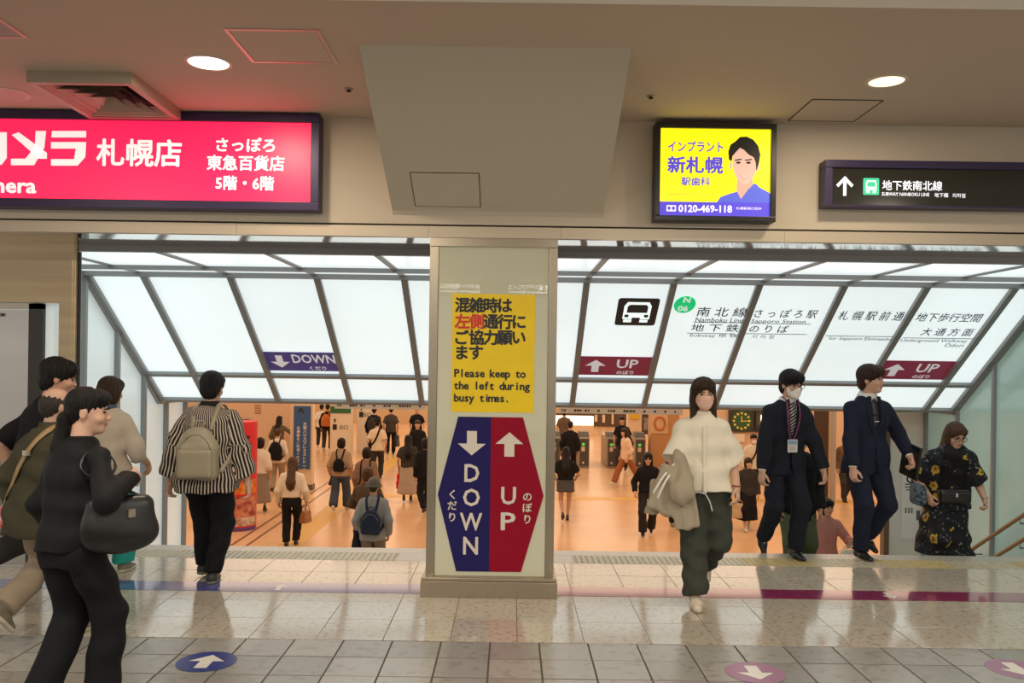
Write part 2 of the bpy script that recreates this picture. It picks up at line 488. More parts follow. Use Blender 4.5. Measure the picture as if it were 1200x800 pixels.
# louvred air diffuser
M_VENT = mat('vent_metal', (0.42, 0.36, 0.27), 0.45, 0.3)
v = thing('air_diffuser', 'square louvred air vent above the red sign', 'air vent', (-2.74, 5.75, Z_CEIL))
a, b, w, dz = 0.33, 0.40, 0.045, 0.075
MB().box((-a,-b,-dz),(a,-b+w,0)).box((-a,b-w,-dz),(a,b,0)).box((-a,-b+w,-dz),(-a+w,b-w,0)).box((a-w,-b+w,-dz),(a,b-w,0)).build('casing', M_VENT, v)
for k in range(4):
    s0, s1 = 0.86 - 0.2*k, 0.70 - 0.2*k
    lv = MB(); z0, z1 = -0.072, -0.02
    A0, B0, A1, B1 = a*s0, b*s0, a*s1, b*s1
    for t_ in (0, -0.006):
        pass
    vs = [(-A0,-B0,z0),(A0,-B0,z0),(A0,B0,z0),(-A0,B0,z0),(-A1,-B1,z1),(A1,-B1,z1),(A1,B1,z1),(-A1,B1,z1)]
    vs += [(x*0.97, y*0.97, z+.004) for x, y, z in vs]
    lv.add(vs, [(0,1,5,4),(1,2,6,5),(2,3,7,6),(3,0,4,7),(8,12,13,9),(9,13,14,10),(10,14,15,11),(11,15,12,8),(0,8,9,1),(1,9,10,2),(2,10,11,3),(3,11,8,0)])
    lv.build('louvre', M_VENT, v)
MB().box((-a+w, -b+w, -0.01), (a-w, b-w, -0.004)).build('back_plate', M_BLACK, v)

# ---- header wall, slit, lintel, polished soffit
struct('wall_front', MB().box((-9, Y_WALL, 2.735), (9, Y_WALL + 0.35, Z_CEIL)), M_WALL, 'beige header wall above the stair opening carrying the signs')
lint = MB()
xs = [-9, -4.1, -2.05, -0.63, 0.35, 2.0, 4.05, 6.1, 9]
for i in range(len(xs)-1):
    lint.box((xs[i]+.001, Y_WALL+.004, 2.64), (xs[i+1]-.001, Y_WALL + 0.20, 2.722))
struct('trim_2', lint, mat('lintel_metal', (0.54, 0.46, 0.35), 0.42, 0.55), 'bronze metal lintel band across the whole opening')
struct('trim_3', MB().box((-9, Y_WALL+.03, 2.66), (9, Y_WALL+.3, 2.738)), M_BLACK, 'dark shadow gap between lintel and header wall')
struct('trim_4', MB().box((-9, Y_WALL+.005, 2.632), (9, 6.95, 2.645)), M_MIRROR, 'polished mirror-like metal underside of the lintel')
struct('trim_5', MB().box((-3.54, 6.95, 2.582), (5.54, 7.01, 2.645)), M_ALU, 'dark grey cross bar along the back of the lintel')

# ---- luminous ceiling over the stairs
SXL, SXR = -4.40, 5.54
F0, F1, ZF = 7.01, 8.75, 2.59
SM, SB = 10.20, 10.65
SLOPE = (2.59 - 1.22)/(SB - F1)
def zs(d): return ZF - SLOPE*(d - F1)
BARS = [-3.79, -2.90, -2.01, -1.115, -0.18, 0.755, 1.65, 2.53, 3.40, 4.25, 5.15]
lum = thing('ceiling', 'glowing white panelled ceiling sloping down over the stairs', 'luminous ceiling', (0, 0, 0), 0, None, 'structure')
ed = [SXL] + BARS + [SXR]
nsl = Vector((0, -SLOPE, -1)).normalized()
def pane_quad(x0, x1, d0, d1, g=0.028):
    x0 += g; x1 -= g; d0 += g*0.7; d1 -= g*0.7
    flat = d1 <= F1 + .01
    z0, z1 = (ZF, ZF) if flat else (zs(d0), zs(d1))
    n = Vector((0, 0, -1)) if flat else nsl
    p = [Vector((x0, d0, z0)), Vector((x1, d0, z0)), Vector((x1, d1, z1)), Vector((x0, d1, z1))]
    return MB().add([q + n*0.0 for q in p] + [q - n*0.02 for q in p], [(3,2,1,0),(4,5,6,7),(0,1,5,4),(1,2,6,5),(2,3,7,6),(3,0,4,7)])
for i in range(len(ed)-1):
    for d0, d1 in ((F0, 8.05), (8.05, F1), (F1, SM), (SM, SB)):
        pane_quad(ed[i], ed[i+1], d0, d1).build('pane', M_PANE, lum)
def sbar(a, b, w, h, n):
    MB().bar(Vector(a), Vector(b), w, h, n).build('glazing_bar', M_ALU, lum)
for X in BARS + [SXL + .035, SXR - .035]:
    sbar((X, F0-.03, ZF+.012), (X, F1, ZF+.012), 0.055, 0.05, (0, 0, 1))
    sbar(Vector((X, F1-.02, zs(F1-.02))) + nsl*.02, Vector((X, SB, zs(SB))) + nsl*.02, 0.066, 0.05, nsl)
for d in (8.05, F1):
    sbar((SXL, d, ZF-.015), (SXR, d, ZF-.015), 0.06, 0.05, (0, 0, 1))
sbar((SXL, 8.62, ZF-.02), (SXR, 8.62, ZF-.02), 0.03, 0.05, (0, 0, 1))
for d in (SM, SB):
    sbar(Vector((SXL, d, zs(d))) + nsl*.018, Vector((SXR, d, zs(d))) + nsl*.018, 0.055, 0.045, nsl)
# end fascia at the foot of the sloping ceiling
struct('trim_6', MB().box((SXL-.3, SB+.01, 1.195), (SXR+.3, SB+.22, 1.75)), mat('fascia_cream', (0.72, 0.58, 0.42), 0.5), 'cream fascia under the foot of the luminous ceiling')

def on_lum(X, d, lift=0.004):
    return Vector((X, d, zs(d))) + nsl*lift
ES_UP = Vector((0, -1, SLOPE)).normalized()
def lum_film(name, label, x0, x1, d0, d1, m):
    t = thing(name, label, 'sign', (0, 0, 0))
    p = [on_lum(x0, d0, .003), on_lum(x1, d0, .003), on_lum(x1, d1, .003), on_lum(x0, d1, .003)]
    MB().add(p + [q + nsl*0.003 for q in p], [(0,1,2,3),(7,6,5,4),(0,4,5,1),(1,5,6,2),(2,6,7,3),(3,7,4,0)]).build('film', m, t)
    return t
def lum_arrow(t, X, d, sx, sy, ang, m):
    c, s = math.cos(ang), math.sin(ang)
    MB().prism([(x*sx, y*sy) for x, y in ARROW], 0.001, lambda u, v, w: on_lum(X, d, .0065 + w) + Vector(EX)*(u*c - v*s) + ES_UP*(u*s + v*c)).build('arrow', m, t)
M_SIGN_B = mat('violet_sign_film', (0.045, 0.035, 0.19), 0.3, emit=0.35)
M_SIGN_R = mat('maroon_sign_film', (0.21, 0.012, 0.045), 0.3, emit=0.35)
M_SIGN_W = mat('backlit_white', (0.62, 0.60, 0.62), 0.4, emit=0.45)
t = lum_film('down_sign', 'violet DOWN strip sign with arrow on the glowing ceiling', -2.90+.035, -2.01-.035, 9.83, 10.13, M_SIGN_B)
lum_arrow(t, -2.71, 9.98, 0.22, 0.24, math.pi, M_SIGN_W)
text('DOWN', 'lettering', t, on_lum(-2.31, 9.93, .0065), EX, ES_UP, 0.2, M_SIGN_W, 0.02, fit=(0.50, 0.17))
text('くだり', 'lettering', t, on_lum(-2.29, 10.08, .0065), EX, ES_UP, 0.07, M_SIGN_W, 0.02, fit=(0.20, 0.075))
for lab, x0, x1 in (('maroon UP strip sign on the glowing ceiling beside the pillar', 0.755, 1.65), ('maroon UP strip sign on the glowing ceiling above the man in navy', 4.25, 5.15)):
    t = lum_film('up_sign', lab, x0+.035, x1-.035, 9.83, 10.13, M_SIGN_R)
    lum_arrow(t, x0+.22, 9.98, 0.24, 0.24, 0, M_SIGN_W)
    text('UP', 'lettering', t, on_lum(x0+.59, 9.94, .0065), EX, ES_UP, 0.2, M_SIGN_W, 0.02, fit=(0.25, 0.17))
    text('のぼり', 'lettering', t, on_lum(x0+.58, 10.08, .0065), EX, ES_UP, 0.07, M_SIGN_W, 0.02, fit=(0.20, 0.075))
# train pictogram
def train_icon(t, fn, w, h, m_bg, m_fg):
    def pr(poly, z, m, name):
        MB().prism(poly, 0.0008, lambda u, v, k: fn(u*w, v*h, z + k)).build(name, m, t)
    pr(rrect(1, 1, 0.08), 0, m_bg, 'badge')
    pr([(-.33, -.26), (.33, -.26), (.33, .22), (.26, .36), (-.26, .36), (-.33, .22)], .0012, m_fg, 'train_body')
    pr([(-.25, -.02), (.25, -.02), (.25, .2), (.2, .27), (-.2, .27), (-.25, .2)], .0024, m_bg, 'train_window')
    for s in (-1, 1):
        pr([(s*.24 + u*.05, -.14 + v*.05) for u, v in ((-1,-1),(1,-1),(1,1),(-1,1))], .0024, m_bg, 'train_lamp')
        pr([(s*.20 + u*.1, -.33 + v*.05) for u, v in ((-1,-1),(1,-1),(1,1),(-1,1))], .0012, m_fg, 'track')
    pr([(-.1, -.3), (.1, -.3), (.1, -.2), (-.1, -.2)], .0024, m_bg, 'coupling')
M_ICON = mat('charcoal_film', (0.02, 0.022, 0.026), 0.4)
t = thing('train_sign', 'black train pictogram on the glowing ceiling right of the pillar', 'sign')
train_icon(t, lambda u, v, k: on_lum(1.335, 9.17, .004 + k) + Vector(EX)*u + ES_UP*v, 0.44, 0.46, M_ICON, mat('backlit_pane', (0.84, 0.95, 0.97), 0.4, emit=0.8))
t = thing('line_badge', 'green oval N 06 station number on the glowing ceiling', 'sign')
M_GREEN = mat('green_film', (0.0, 0.50, 0.16), 0.4, emit=0.75)
MB().prism([(0.115*math.cos(k*math.pi/18), 0.14*math.sin(k*math.pi/18)) for k in range(36)], .001, lambda u, v, k: on_lum(1.825, 9.06, .004 + k) + Vector(EX)*u + ES_UP*v).build('disc', M_GREEN, t)
M_BADGE_W = mat('badge_white', (0.8, 0.85, 0.82), 0.4, emit=0.5)
text('N', 'lettering', t, on_lum(1.835, 8.995, .006), EX, ES_UP, 0.09, M_BADGE_W, 0.03, fit=(0.075, 0.09))
text('06', 'lettering', t, on_lum(1.815, 9.11, .006), EX, ES_UP, 0.09, M_BADGE_W, 0.03, fit=(0.11, 0.09))
def lum_text(label, rows):
    t = thing('direction_lettering', label, 'lettering')
    for body, px, py, wpx, hm, m, bold in rows:
        # centre pixel -> depth on the slope
        yup = HORIZON - py + (px - 600)*0.014
        d = (ZF + SLOPE*F1 - CAM_H)/(yup/1000 + SLOPE)
        X = (px - 600 - (HORIZON - py)*0.014)*d/1000
        if body == '_':
            MB().bar(on_lum(X - wpx*d/2000, d), on_lum(X + wpx*d/2000, d), 0.008, 0.002, nsl).build('rule', m, t)
        else:
            text(body, 'lettering', t, on_lum(X, d), EX, ES_UP, hm, m, bold, fit=(wpx*d/1000, hm*0.95))
M_INK_G = mat('grey_print', (0.12, 0.125, 0.13), 0.5)
lum_text('dark Namboku Line and subway lettering on the pane beside the green badge', [
    ('南 北 線', 846, 365, 58, 0.165, M_DARK_INK, 0.006), ('Namboku Line', 843, 374.5, 56, 0.085, M_INK_G, 0.006),
    ('_', 842, 377.5, 58, 0, M_INK_G, 0), ('地 下 鉄', 838, 383.5, 56, 0.14, M_DARK_INK, 0.006), ('_', 833, 390.3, 56, 0, M_INK_G, 0), ('Subway 地 铁', 836, 392.8, 56, 0.08, M_INK_G, 0.004)])
lum_text('dark Sapporo Station and platform lettering on the next glowing pane', [
    ('さ っ ぽ ろ 駅', 921, 367, 73, 0.155, M_DARK_INK, 0.006), ('Sapporo Station', 912, 376.5, 64, 0.085, M_INK_G, 0.006),
    ('_', 915, 379, 70, 0, M_INK_G, 0), ('の り ば', 901, 384.8, 45, 0.14, M_DARK_INK, 0.006), ('_', 909, 391, 72, 0, M_INK_G, 0), ('지 하 철', 894, 394, 26, 0.07, M_INK_G, 0.0)])
lum_text('dark station street lettering on the pane above the masked man', [
    ('札 幌 駅 前 通', 1021, 369.5, 76, 0.165, M_DARK_INK, 0.006), ('_', 1008, 393.6, 80, 0, M_INK_G, 0), ('for Sapporo Ekimaedori', 1010, 396.8, 78, 0.075, M_INK_G, 0.003)])
lum_text('dark underground walkway lettering on the pane above the man in navy', [
    ('地下歩行空間', 1112, 371.5, 76, 0.155, M_DARK_INK, 0.006), ('大 通 方 面', 1110, 388.5, 60, 0.145, M_DARK_INK, 0.006), ('_', 1100, 396, 84, 0, M_INK_G, 0),
    ('Underground Walkway', 1094, 399, 78, 0.075, M_INK_G, 0.003), ('Odori', 1118, 404, 22, 0.07, M_INK_G, 0.003)])
# small emergency lamp on the cross bar
t = thing('emergency_lamp', 'small white emergency lamp box on the cross bar at right', 'lamp', tuple(at(1141, 333, 8.68)))
MB().box((-0.19, -.05, -.03), (0.19, .05, .035), .01).build('casing', mat('lamp_casing', (0.5, 0.48, 0.42), 0.4), t)
for x in (0.08, 0.14): MB().cyl((x, -.052, 0), .014, .006, 12, 'y').build('lens', M_BLACK, t)

# ---- pillar between the two flights
PX0, PX1, PY0 = -0.617, 0.328, 6.30
pil = thing('pillar', 'square pillar with pale glass face and bronze metal edges', 'pillar', ((PX0+PX1)/2, PY0, 0))
hw = (PX1-PX0)/2
M_BRONZE = mat('bronze_steel', (0.42, 0.36, 0.27), 0.27, 0.85, noise=0.1, nscale=3, stretch=(60, 60, 1))
MB().box((-hw+.03, .02, .1), (hw-.03, .74, 2.632)).build('core', mat('pillar_core', (0.35, 0.33, 0.27), 0.5), pil)
M_PGLASS = mat('pale_back_painted_glass', (0.58, 0.58, 0.44), 0.0)
MB().box((-hw+.066, .008, .145), (hw-.066, .03, 2.575)).build('glass_face', M_PGLASS, pil)
for s in (-1, 1):
    x0, x1 = sorted((s*hw, s*(hw-.064)))
    MB().box((x0, 0, .14), (x1, .76, 2.575), .006).build('edge_post', M_BRONZE, pil)
    for y in (0.28, 0.52):
        pass
MB().box((-hw, -.005, 2.575), (hw, .76, 2.634)).build('head_trim', M_BRONZE, pil)
pl = MB().box((-hw-.03, -.075, 0), (hw+.025, .82, .118), .004)
pl.box((-hw-.025, -.068, .118), (hw+.02, .81, .145), .006)
pl.build('plinth', M_BRONZE, pil)
# yellow notice
FY = PY0 + 0.0075
def front_rect(px0, py0, px1, py1, d):
    a, b = at(px0, (py0+py1)/2, d), at(px1, (py0+py1)/2, d)
    c, e = at((px0+px1)/2, py0, d), at((px0+px1)/2, py1, d)
    return a.x, b.x, e.z, c.z
M_YEL = mat('yellow_paper', (0.86, 0.61, 0.0), 0.42, bump=0.05, bscale=7, noise=0.08, nscale=4)
x0, x1, z0, z1 = front_rect(529.5, 344.5, 626.5, 483, FY)
t = thing('notice', 'yellow notice about keeping left taped on the pillar', 'notice', ((x0+x1)/2, FY, z0))
w, h = x1-x0, z1-z0
MB().box((-w/2, -.0015, 0), (w/2, 0, h)).build('sheet', M_YEL, t)
M_RED_INK = mat('red_print', (0.62, 0.03, 0.012), 0.5)
rowz = [0.905, 0.768, 0.633, 0.503]
LX = -w/2 + 0.022; cw = 0.105
def jrow(s, z, x, m):
    for i, ch in enumerate(s):
        text(ch, 'lettering', t, (x + cw*(i+.5), -.0015, z), EX, EZ, 0.115, m, 0.034, fit=None)
jrow('混雑時は', h*rowz[0], LX, M_DARK_INK)
jrow('左側', h*rowz[1], LX, M_RED_INK); jrow('通行に', h*rowz[1], LX + 2*cw, M_DARK_INK)
jrow('ご協力願い', h*rowz[2], LX, M_DARK_INK); jrow('ます', h*rowz[3], LX, M_DARK_INK)
for s, z in (('Please keep to', 0.318), ('the left during', 0.214), ('busy times.', 0.110)):
    text(s, 'lettering', t, (LX, -.0015, h*z), EX, EZ, 0.082, M_DARK_INK, 0.030, 'L', mono=0.0375)
# hexagonal UP / DOWN sign
t = thing('up_down_sign', 'six-sided blue and red DOWN UP arrow sign on the pillar', 'sign', (0, FY, 0))
def ph(px, py): 
    p = at(px, py, FY); return (p.x, p.z)
HT, HB = 488.5, 669.5
xm = at(574.5, 579, FY).x
zt, zb = at(575, HT, FY).z, at(575, HB, FY).z; zm = at(575, 580, FY).z
xl, xr = at(513, 580, FY).x, at(637, 580, FY).x
xa, xb = at(537, 488, FY).x, at(613, 488, FY).x
M_HB = mat('navy_sign_sheet', (0.016, 0.013, 0.10), 0.5, spec=0.15); M_HR = mat('red_sign_sheet', (0.27, 0.003, 0.02), 0.5, spec=0.15)
fnp = lambda u, v, w: (u, -0.004 + w, v)
MB().prism([(xa, zt), (xm, zt), (xm, zb), (xa, zb), (xl, zm)], .004, fnp).build('blue_half', M_HB, t)
MB().prism([(xm, zt), (xb, zt), (xr, zm), (xb, zb), (xm, zb)], .004, fnp).build('red_half', M_HR, t)
M_IVORY = mat('ivory_print', (0.66, 0.60, 0.52), 0.5)
def front_arrow(px, py, w, h, up):
    c = at(px, py, FY); s = 1 if up else -1
    MB().prism([(u*w, v*h*s) for u, v in ARROW], .001, lambda u, v, k: (c.x + u, -0.0055 + k, c.z + v)).build('arrow', M_IVORY, t)
front_arrow(553, 519, 0.205, 0.18, False); front_arrow(597, 520.5, 0.205, 0.18, True)
for ch, px, py in (('D', 553, 554), ('O', 552.5, 582.5), ('W', 552, 611), ('N', 551.5, 639), ('U', 596, 580.5), ('P', 595.5, 610.5)):
    c = at(px, py, FY)
    text(ch, 'lettering', t, (c.x, -.0042, c.z), EX, EZ, 0.18, M_IVORY, 0.018, fit=({'W': 0.165, 'O': 0.125}.get(ch, 0.11), 0.132))
for ch, px, py in (('く', 530, 579), ('だ', 530, 592), ('り', 530, 605.5), ('の', 618, 582), ('ぼ', 618, 594.5), ('り', 618, 608)):
    c = at(px, py, FY)
    text(ch, 'lettering', t, (c.x, -.0042, c.z), EX, EZ, 0.075, M_IVORY, 0.02)

# ---- signs on the header wall
SY = 6.17
M_FRAME_P = mat('violet_sign_frame', (0.035, 0.022, 0.075), 0.35, 0.2)
M_FRAME_K = mat('black_sign_frame', (0.014, 0.011, 0.013), 0.35)
def sign_box(name, label, x0, x1, z0, z1, fr, m_frame, m_face, fl=None, fb=None):
    """light box: casing frame of four rails around a recessed face"""
    t = thing(name, label, 'sign', ((x0+x1)/2, SY, z0))
    w, h = x1-x0, z1-z0; fl = fl or fr; fb = fb or fr; D = Y_WALL - SY
    MB().box((-w/2, 0, h-fr), (w/2, D, h), .004).build('frame_rail', m_frame, t)
    MB().box((-w/2, 0, 0), (w/2, D, fb), .004 if fb > .02 else .001).build('frame_rail', m_frame, t)
    MB().box((-w/2, 0, fb), (-w/2+fl, D, h-fr), .004).build('frame_rail', m_frame, t)
    MB().box((w/2-fl, 0, fb), (w/2, D, h-fr), .004).build('frame_rail', m_frame, t)
    MB().box((-w/2+fl, .022, fb), (w/2-fl, D, h-fr)).build('face', m_face, t)
    return t, w, h
FO = 0.0215
# red shop sign
RX0, RX1, RZ0, RZ1 = -4.62, -1.415, 2.80, 3.50
M_RED = mat('red_light_face', (1.0, 0.014, 0.085), 0.35, emit=0.95)
t, w, h = sign_box('shop_sign', 'long glowing red shop sign with white lettering', RX0, RX1, RZ0, RZ1, 0.062, M_FRAME_P, M_RED)
M_LITW = mat('lit_white', (1.0, 0.93, 0.90), 0.5, emit=0.62)
tx0 = (RX0+RX1)/2
def sp(px, py):
    p = at(px, py, SY + FO); return (p.x - tx0, FO, p.z - RZ0)
# bold angular katakana, drawn as slabs
def slab(poly):
    q = [sp(*p) for p in poly]
    MB().prism([(p[0], p[2]) for p in q], .0015, lambda u, v, k: (u, FO - .002 + k, v)).build('lettering', M_LITW, t)
slab([(-42, 153), (-12, 153), (-12, 166), (-42, 166)]); slab([(-32, 146), (-22, 146), (-22, 172), (-34, 194), (-46, 194), (-32, 168)])
slab([(-12, 155), (8, 155), (8, 185), (2, 193), (-12, 193), (-12, 184), (-3, 184), (-3, 164), (-12, 164)])
slab([(42, 153.5), (54, 153.5), (52, 173), (40, 193.5), (13, 193.5), (13, 186), (30, 186), (41, 172)])
slab([(14, 158), (22, 155), (55, 179), (55, 186), (46, 186)])
slab([(61, 153.5), (101, 153.5), (101, 161), (60.5, 161)])
slab([(60, 166.5), (101, 166.5), (100, 184), (91, 194), (60, 194), (60, 186.5), (87, 186.5), (89, 174), (60, 174)])
c = sp(163, 179); text('札幌店', 'lettering', t, c, EX, EZ, 0.2, M_LITW, 0.022, fit=(0.62, 0.20))
c = sp(288, 169.5); text('さっぽろ', 'lettering', t, c, EX, EZ, 0.12, M_LITW, 0.028, fit=(0.43, 0.105))
c = sp(288, 191); text('東急百貨店', 'lettering', t, c, EX, EZ, 0.12, M_LITW, 0.024, fit=(0.565, 0.112))
c = sp(287, 214.5); text('5階・6階', 'lettering', t, c, EX, EZ, 0.12, M_LITW, 0.026, fit=(0.425, 0.105))
c = sp(42, 217.5); text('Camera', 'lettering', t, c, EX, EZ, 0.16, M_LITW, 0.028, 'R', fit=(0.55, 0.115))
# yellow clinic sign
YX0, YX1, YZ0, YZ1 = 1.015, 1.893, 2.765, 3.475
M_YLW = mat('yellow_light_face', (1.0, 0.84, 0.005), 0.35, emit=0.95)
t, w, h = sign_box('clinic_sign', 'glowing yellow clinic advertisement with a smiling man in blue', YX0, YX1, YZ0, YZ1, 0.038, M_FRAME_K, M_YLW)
tx0 = (YX0+YX1)/2
# positions inside the face as fractions of the face (u right, v down)
fw, fh = w - .076, h - .076
def fp(u, v): return (-w/2 + .038 + u*fw, FO, h - .038 - v*fh)
def fpoly(name, poly, m, k=0):
    q = [fp(u, v) for u, v in poly]
    MB().prism([(p[0], p[2]) for p in q], .0012, lambda a, b, s: (a, FO - .0015 - k*.0012 + s, b)).build(name, m, t)
M_VIO = mat('violet_light_print', (0.085, 0.06, 0.60), 0.4, emit=0.8)
M_SKIN_P = mat('printed_skin', (0.86, 0.53, 0.42), 0.4, emit=0.55)
M_HAIR_P = mat('printed_hair', (0.012, 0.010, 0.010), 0.4)
M_BLUE_P = mat('printed_scrubs', (0.09, 0.12, 0.62), 0.4, emit=0.75)
M_LIP_P = mat('printed_lips', (0.72, 0.28, 0.26), 0.4, emit=0.6)
def oval(cx, cy, rx, ry, n=28): return [(cx + rx*math.cos(2*math.pi*i/n), cy + ry*math.sin(2*math.pi*i/n)) for i in range(n)]
fpoly('print_band', [(0, .838), (1, .838), (1, 1), (0, 1)], M_VIO, 0)
fpoly('print_shoulders', [(.52, .838), (.55, .78), (.62, .745), (.70, .715), (.84, .625), (.87, .62), (.90, .66), (.99, .72), (1, .74), (1, .838)], M_BLUE_P, 1)
fpoly('print_neck', [(.695, .70), (.70, .55), (.84, .55), (.84, .64), (.80, .69), (.735, .80)], mat('printed_neck', (0.80, 0.46, 0.36), 0.4, emit=0.5), 2)
fpoly('print_face', [(.655, .33), (.66, .44), (.675, .52), (.71, .59), (.75, .63), (.785, .63), (.825, .59), (.86, .52), (.872, .44), (.874, .33), (.85, .24), (.765, .19), (.68, .24)], M_SKIN_P, 3)
fpoly('print_ear', oval(.882, .43, .018, .05), M_SKIN_P, 2); fpoly('print_ear', oval(.64, .42, .015, .045), M_SKIN_P, 2)
fpoly('print_hair', [(.622, .35), (.615, .26), (.635, .18), (.68, .14), (.72, .09), (.78, .085), (.84, .12), (.885, .19), (.905, .29), (.895, .38), (.87, .48), (.865, .38),
       (.845, .32), (.80, .29), (.755, .235), (.72, .215), (.68, .27), (.655, .31), (.648, .37)], M_HAIR_P, 4)
for u in (.708, .80):
    fpoly('print_eye', oval(u, .384, .021, .013, 14), M_HAIR_P, 4)
    fpoly('print_brow', [(u-.032, .350), (u+.03, .338), (u+.03, .352), (u-.032, .364)], M_HAIR_P, 4)
fpoly('print_nose', [(.752, .46), (.745, .485), (.775, .485)], mat('printed_shade', (0.80, 0.47, 0.40), 0.4, emit=0.6), 4)
fpoly('print_mouth', [(.715, .525), (.76, .545), (.81, .527), (.765, .575)], M_LIP_P, 4)
fpoly('print_teeth', [(.73, .535), (.762, .548), (.80, .536), (.765, .557)], M_LITW, 5)
def ft(body, u, v, fu, fv, m, bold): text(body, 'lettering', t, (fp(u, v)[0], FO, fp(u, v)[2]), EX, EZ, 0.1, m, bold, fit=(fu*fw, fv*fh))
ft('インプラント', .32, .205, .50, .125, M_VIO, .02)
ft('新札幌', .32, .415, .505, .195, M_VIO, .03)
ft('駅歯科', .325, .605, .26, .10, M_VIO, .02)
ft('0120-469-118', .415, .915, .485, .085, M_LITW, .03)
ft('札幌駅南口徒歩', .81, .905, .23, .03, M_LITW, .004)
fpoly('print_mark', [(.065, .88), (.15, .88), (.15, .95), (.065, .95)], M_LITW, 1)
for u in (.088, .127): fpoly('print_ring', oval(u, .915, .014, .022, 12), M_VIO, 2)
MB().bar(fp(.08, .755), fp(.50, .755), .006, .002, (0, 1, 0)).build('print_rule', mat('faint_print', (0.62, 0.50, 0.05), 0.5, emit=0.5), t)
# dark subway direction sign
GX0, GX1, GZ0, GZ1 = 2.247, 5.3, 2.885, 3.222
M_DFACE = mat('dark_sign_face', (0.030, 0.030, 0.022), 0.12, coat=0.2)
t, w, h = sign_box('subway_sign', 'long dark subway direction sign with violet frame', GX0, GX1, GZ0, GZ1, 0.056, M_FRAME_P, M_DFACE, 0.056, 0.012)
tx0 = (GX0+GX1)/2
def gp(px, py):
    p = at(px, py, SY + FO); return (p.x - tx0, FO, p.z - GZ0)
M_LITC = mat('lit_cool_white', (0.86, 0.88, 0.95), 0.5, emit=0.75)
c = gp(990, 218)
MB().prism([(u*.125, v*.14) for u, v in [(-.09, -.5), (.09, -.5), (.09, .22), (.38, -.06), (.5, .06), (0, .52), (-.5, .06), (-.38, -.06), (-.09, .22)]], .001, lambda u, v, k: (c[0]+u, FO - .0015 + k, c[2]+v)).build('arrow', M_LITC, t)
c = gp(1020.8, 218.5)
train_icon(t, lambda u, v, k: Vector((c[0]+u, FO - .001 - k, c[2]+v)), 0.116, 0.122, mat('lit_green', (0.05, 0.52, 0.26), 0.4, emit=0.7), M_LITC)
c = gp(1069, 217.4); text('地下鉄南北線', 'lettering', t, c, EX, EZ, 0.08, M_LITC, 0.014, fit=(0.435, 0.072))
c = gp(1061, 227.6); text('SUBWAY NANBOKU LINE', 'lettering', t, c, EX, EZ, 0.04, M_LITC, 0.01, fit=(0.345, 0.025))
c = gp(1103, 228.6); text('地下鐵', 'lettering', t, c, EX, EZ, 0.04, M_LITC, 0.006, fit=(0.10, 0.032))
c = gp(1123.5, 229.2); text('지하철', 'lettering', t, c, EX, EZ, 0.04, M_LITC, 0.006, fit=(0.095, 0.032))

# ---- stainless wall with door at the left of the opening
WY = 6.93
wl = MB()
JX = -3.545
wl.box((-9, WY, 2.155), (JX-.02, WY+.12, 2.632)).box((-3.685, WY, 0), (JX-.02, WY+.12, 2.155))
wl.tube([(JX-.035, WY+.035, 0), (JX-.035, WY+.035, 2.632)], 0.036, 16)
struct('wall_left', wl, M_STEEL_H, 'brushed bronze steel wall with rounded edge at the left of the stairs')
struct('trim_7', MB().box((JX-.002, WY+.02, 0), (JX+.010, WY+.055, 2.575)), M_BLACK, 'thin black jamb strip beside the rounded steel edge')
M_DOORS = mat('stainless_door', (0.52, 0.50, 0.46), 0.22, 0.9, noise=0.2, nscale=1.6, stretch=(.2, .2, 1.2))
t = thing('door_1', 'stainless steel service door at the left edge', 'door', (-4.45, WY+.05, 0), 0, None, 'structure')
MB().box((-.48, 0, .01), (.50, .05, 2.10)).build('door_leaf', M_DOORS, t)
MB().box((.503, -.02, 0), (.62, .06, 2.15)).build('door_frame', mat('dark_door_frame', (0.05, 0.048, 0.042), 0.4, 0.5), t)
MB().box((-.48, -.02, 2.105), (.62, .06, 2.15)).build('door_frame', M_STEEL, t)
MB().bar((-.48, -.01, 2.07), (.28, -.03, 2.055), .02, .025).build('door_closer', M_ALU, t)
MB().cyl((-.06, -.006, 1.99), .03, .008, 16, 'y').build('door_badge', M_ALU, t)
M_FROST = mat('frosted_glass', (0.72, 0.82, 0.82), 0.3, emit=0.30)  # emission added to brighten the glass, as if lit from behind
M_FROST_G = mat('green_frosted_glass', (0.36, 0.52, 0.46), 0.16, emit=0.22, noise=0.15, nscale=0.7)  # weaker added glow for the right-hand glass
t = thing('window_1', 'narrow pale glass side light beside the steel door', 'window', (-3.76, WY+.07, 0), 0, None, 'structure')
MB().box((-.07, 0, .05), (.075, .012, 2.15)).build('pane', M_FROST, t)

# ---- stairs down to the concourse
NST = 10; RS, TR = -Z_LOW/NST, 0.279
M_STEP = stone_mat('step_granite', (0.47, 0.42, 0.35), (0.36, 0.3, 0.23), 60, 0.3, 0.04)
st = thing('staircase', 'granite stairs leading down to the concourse', 'stairs', (0, 0, 0), 0, None, 'structure')
for k in range(1, NST):
    y0 = Y_EDGE + TR*(k-1)
    MB().box((SXL, y0, -RS*k - 0.3), (SXR, y0 + TR, -RS*k), 0).build('step', M_STEP, st)
    MB().box((SXL, y0 + TR - .045, -RS*k), (SXR, y0 + TR - .01, -RS*k + .003)).build('nosing_strip', mat('nosing_rubber', (0.12, 0.11, 0.09), 0.6), st)
struct('wall_back', MB().box((SXL, Y_EDGE-.06, Z_LOW-.3), (SXR, Y_EDGE-.02, -0.02)), M_STEP, 'riser wall under the landing edge')

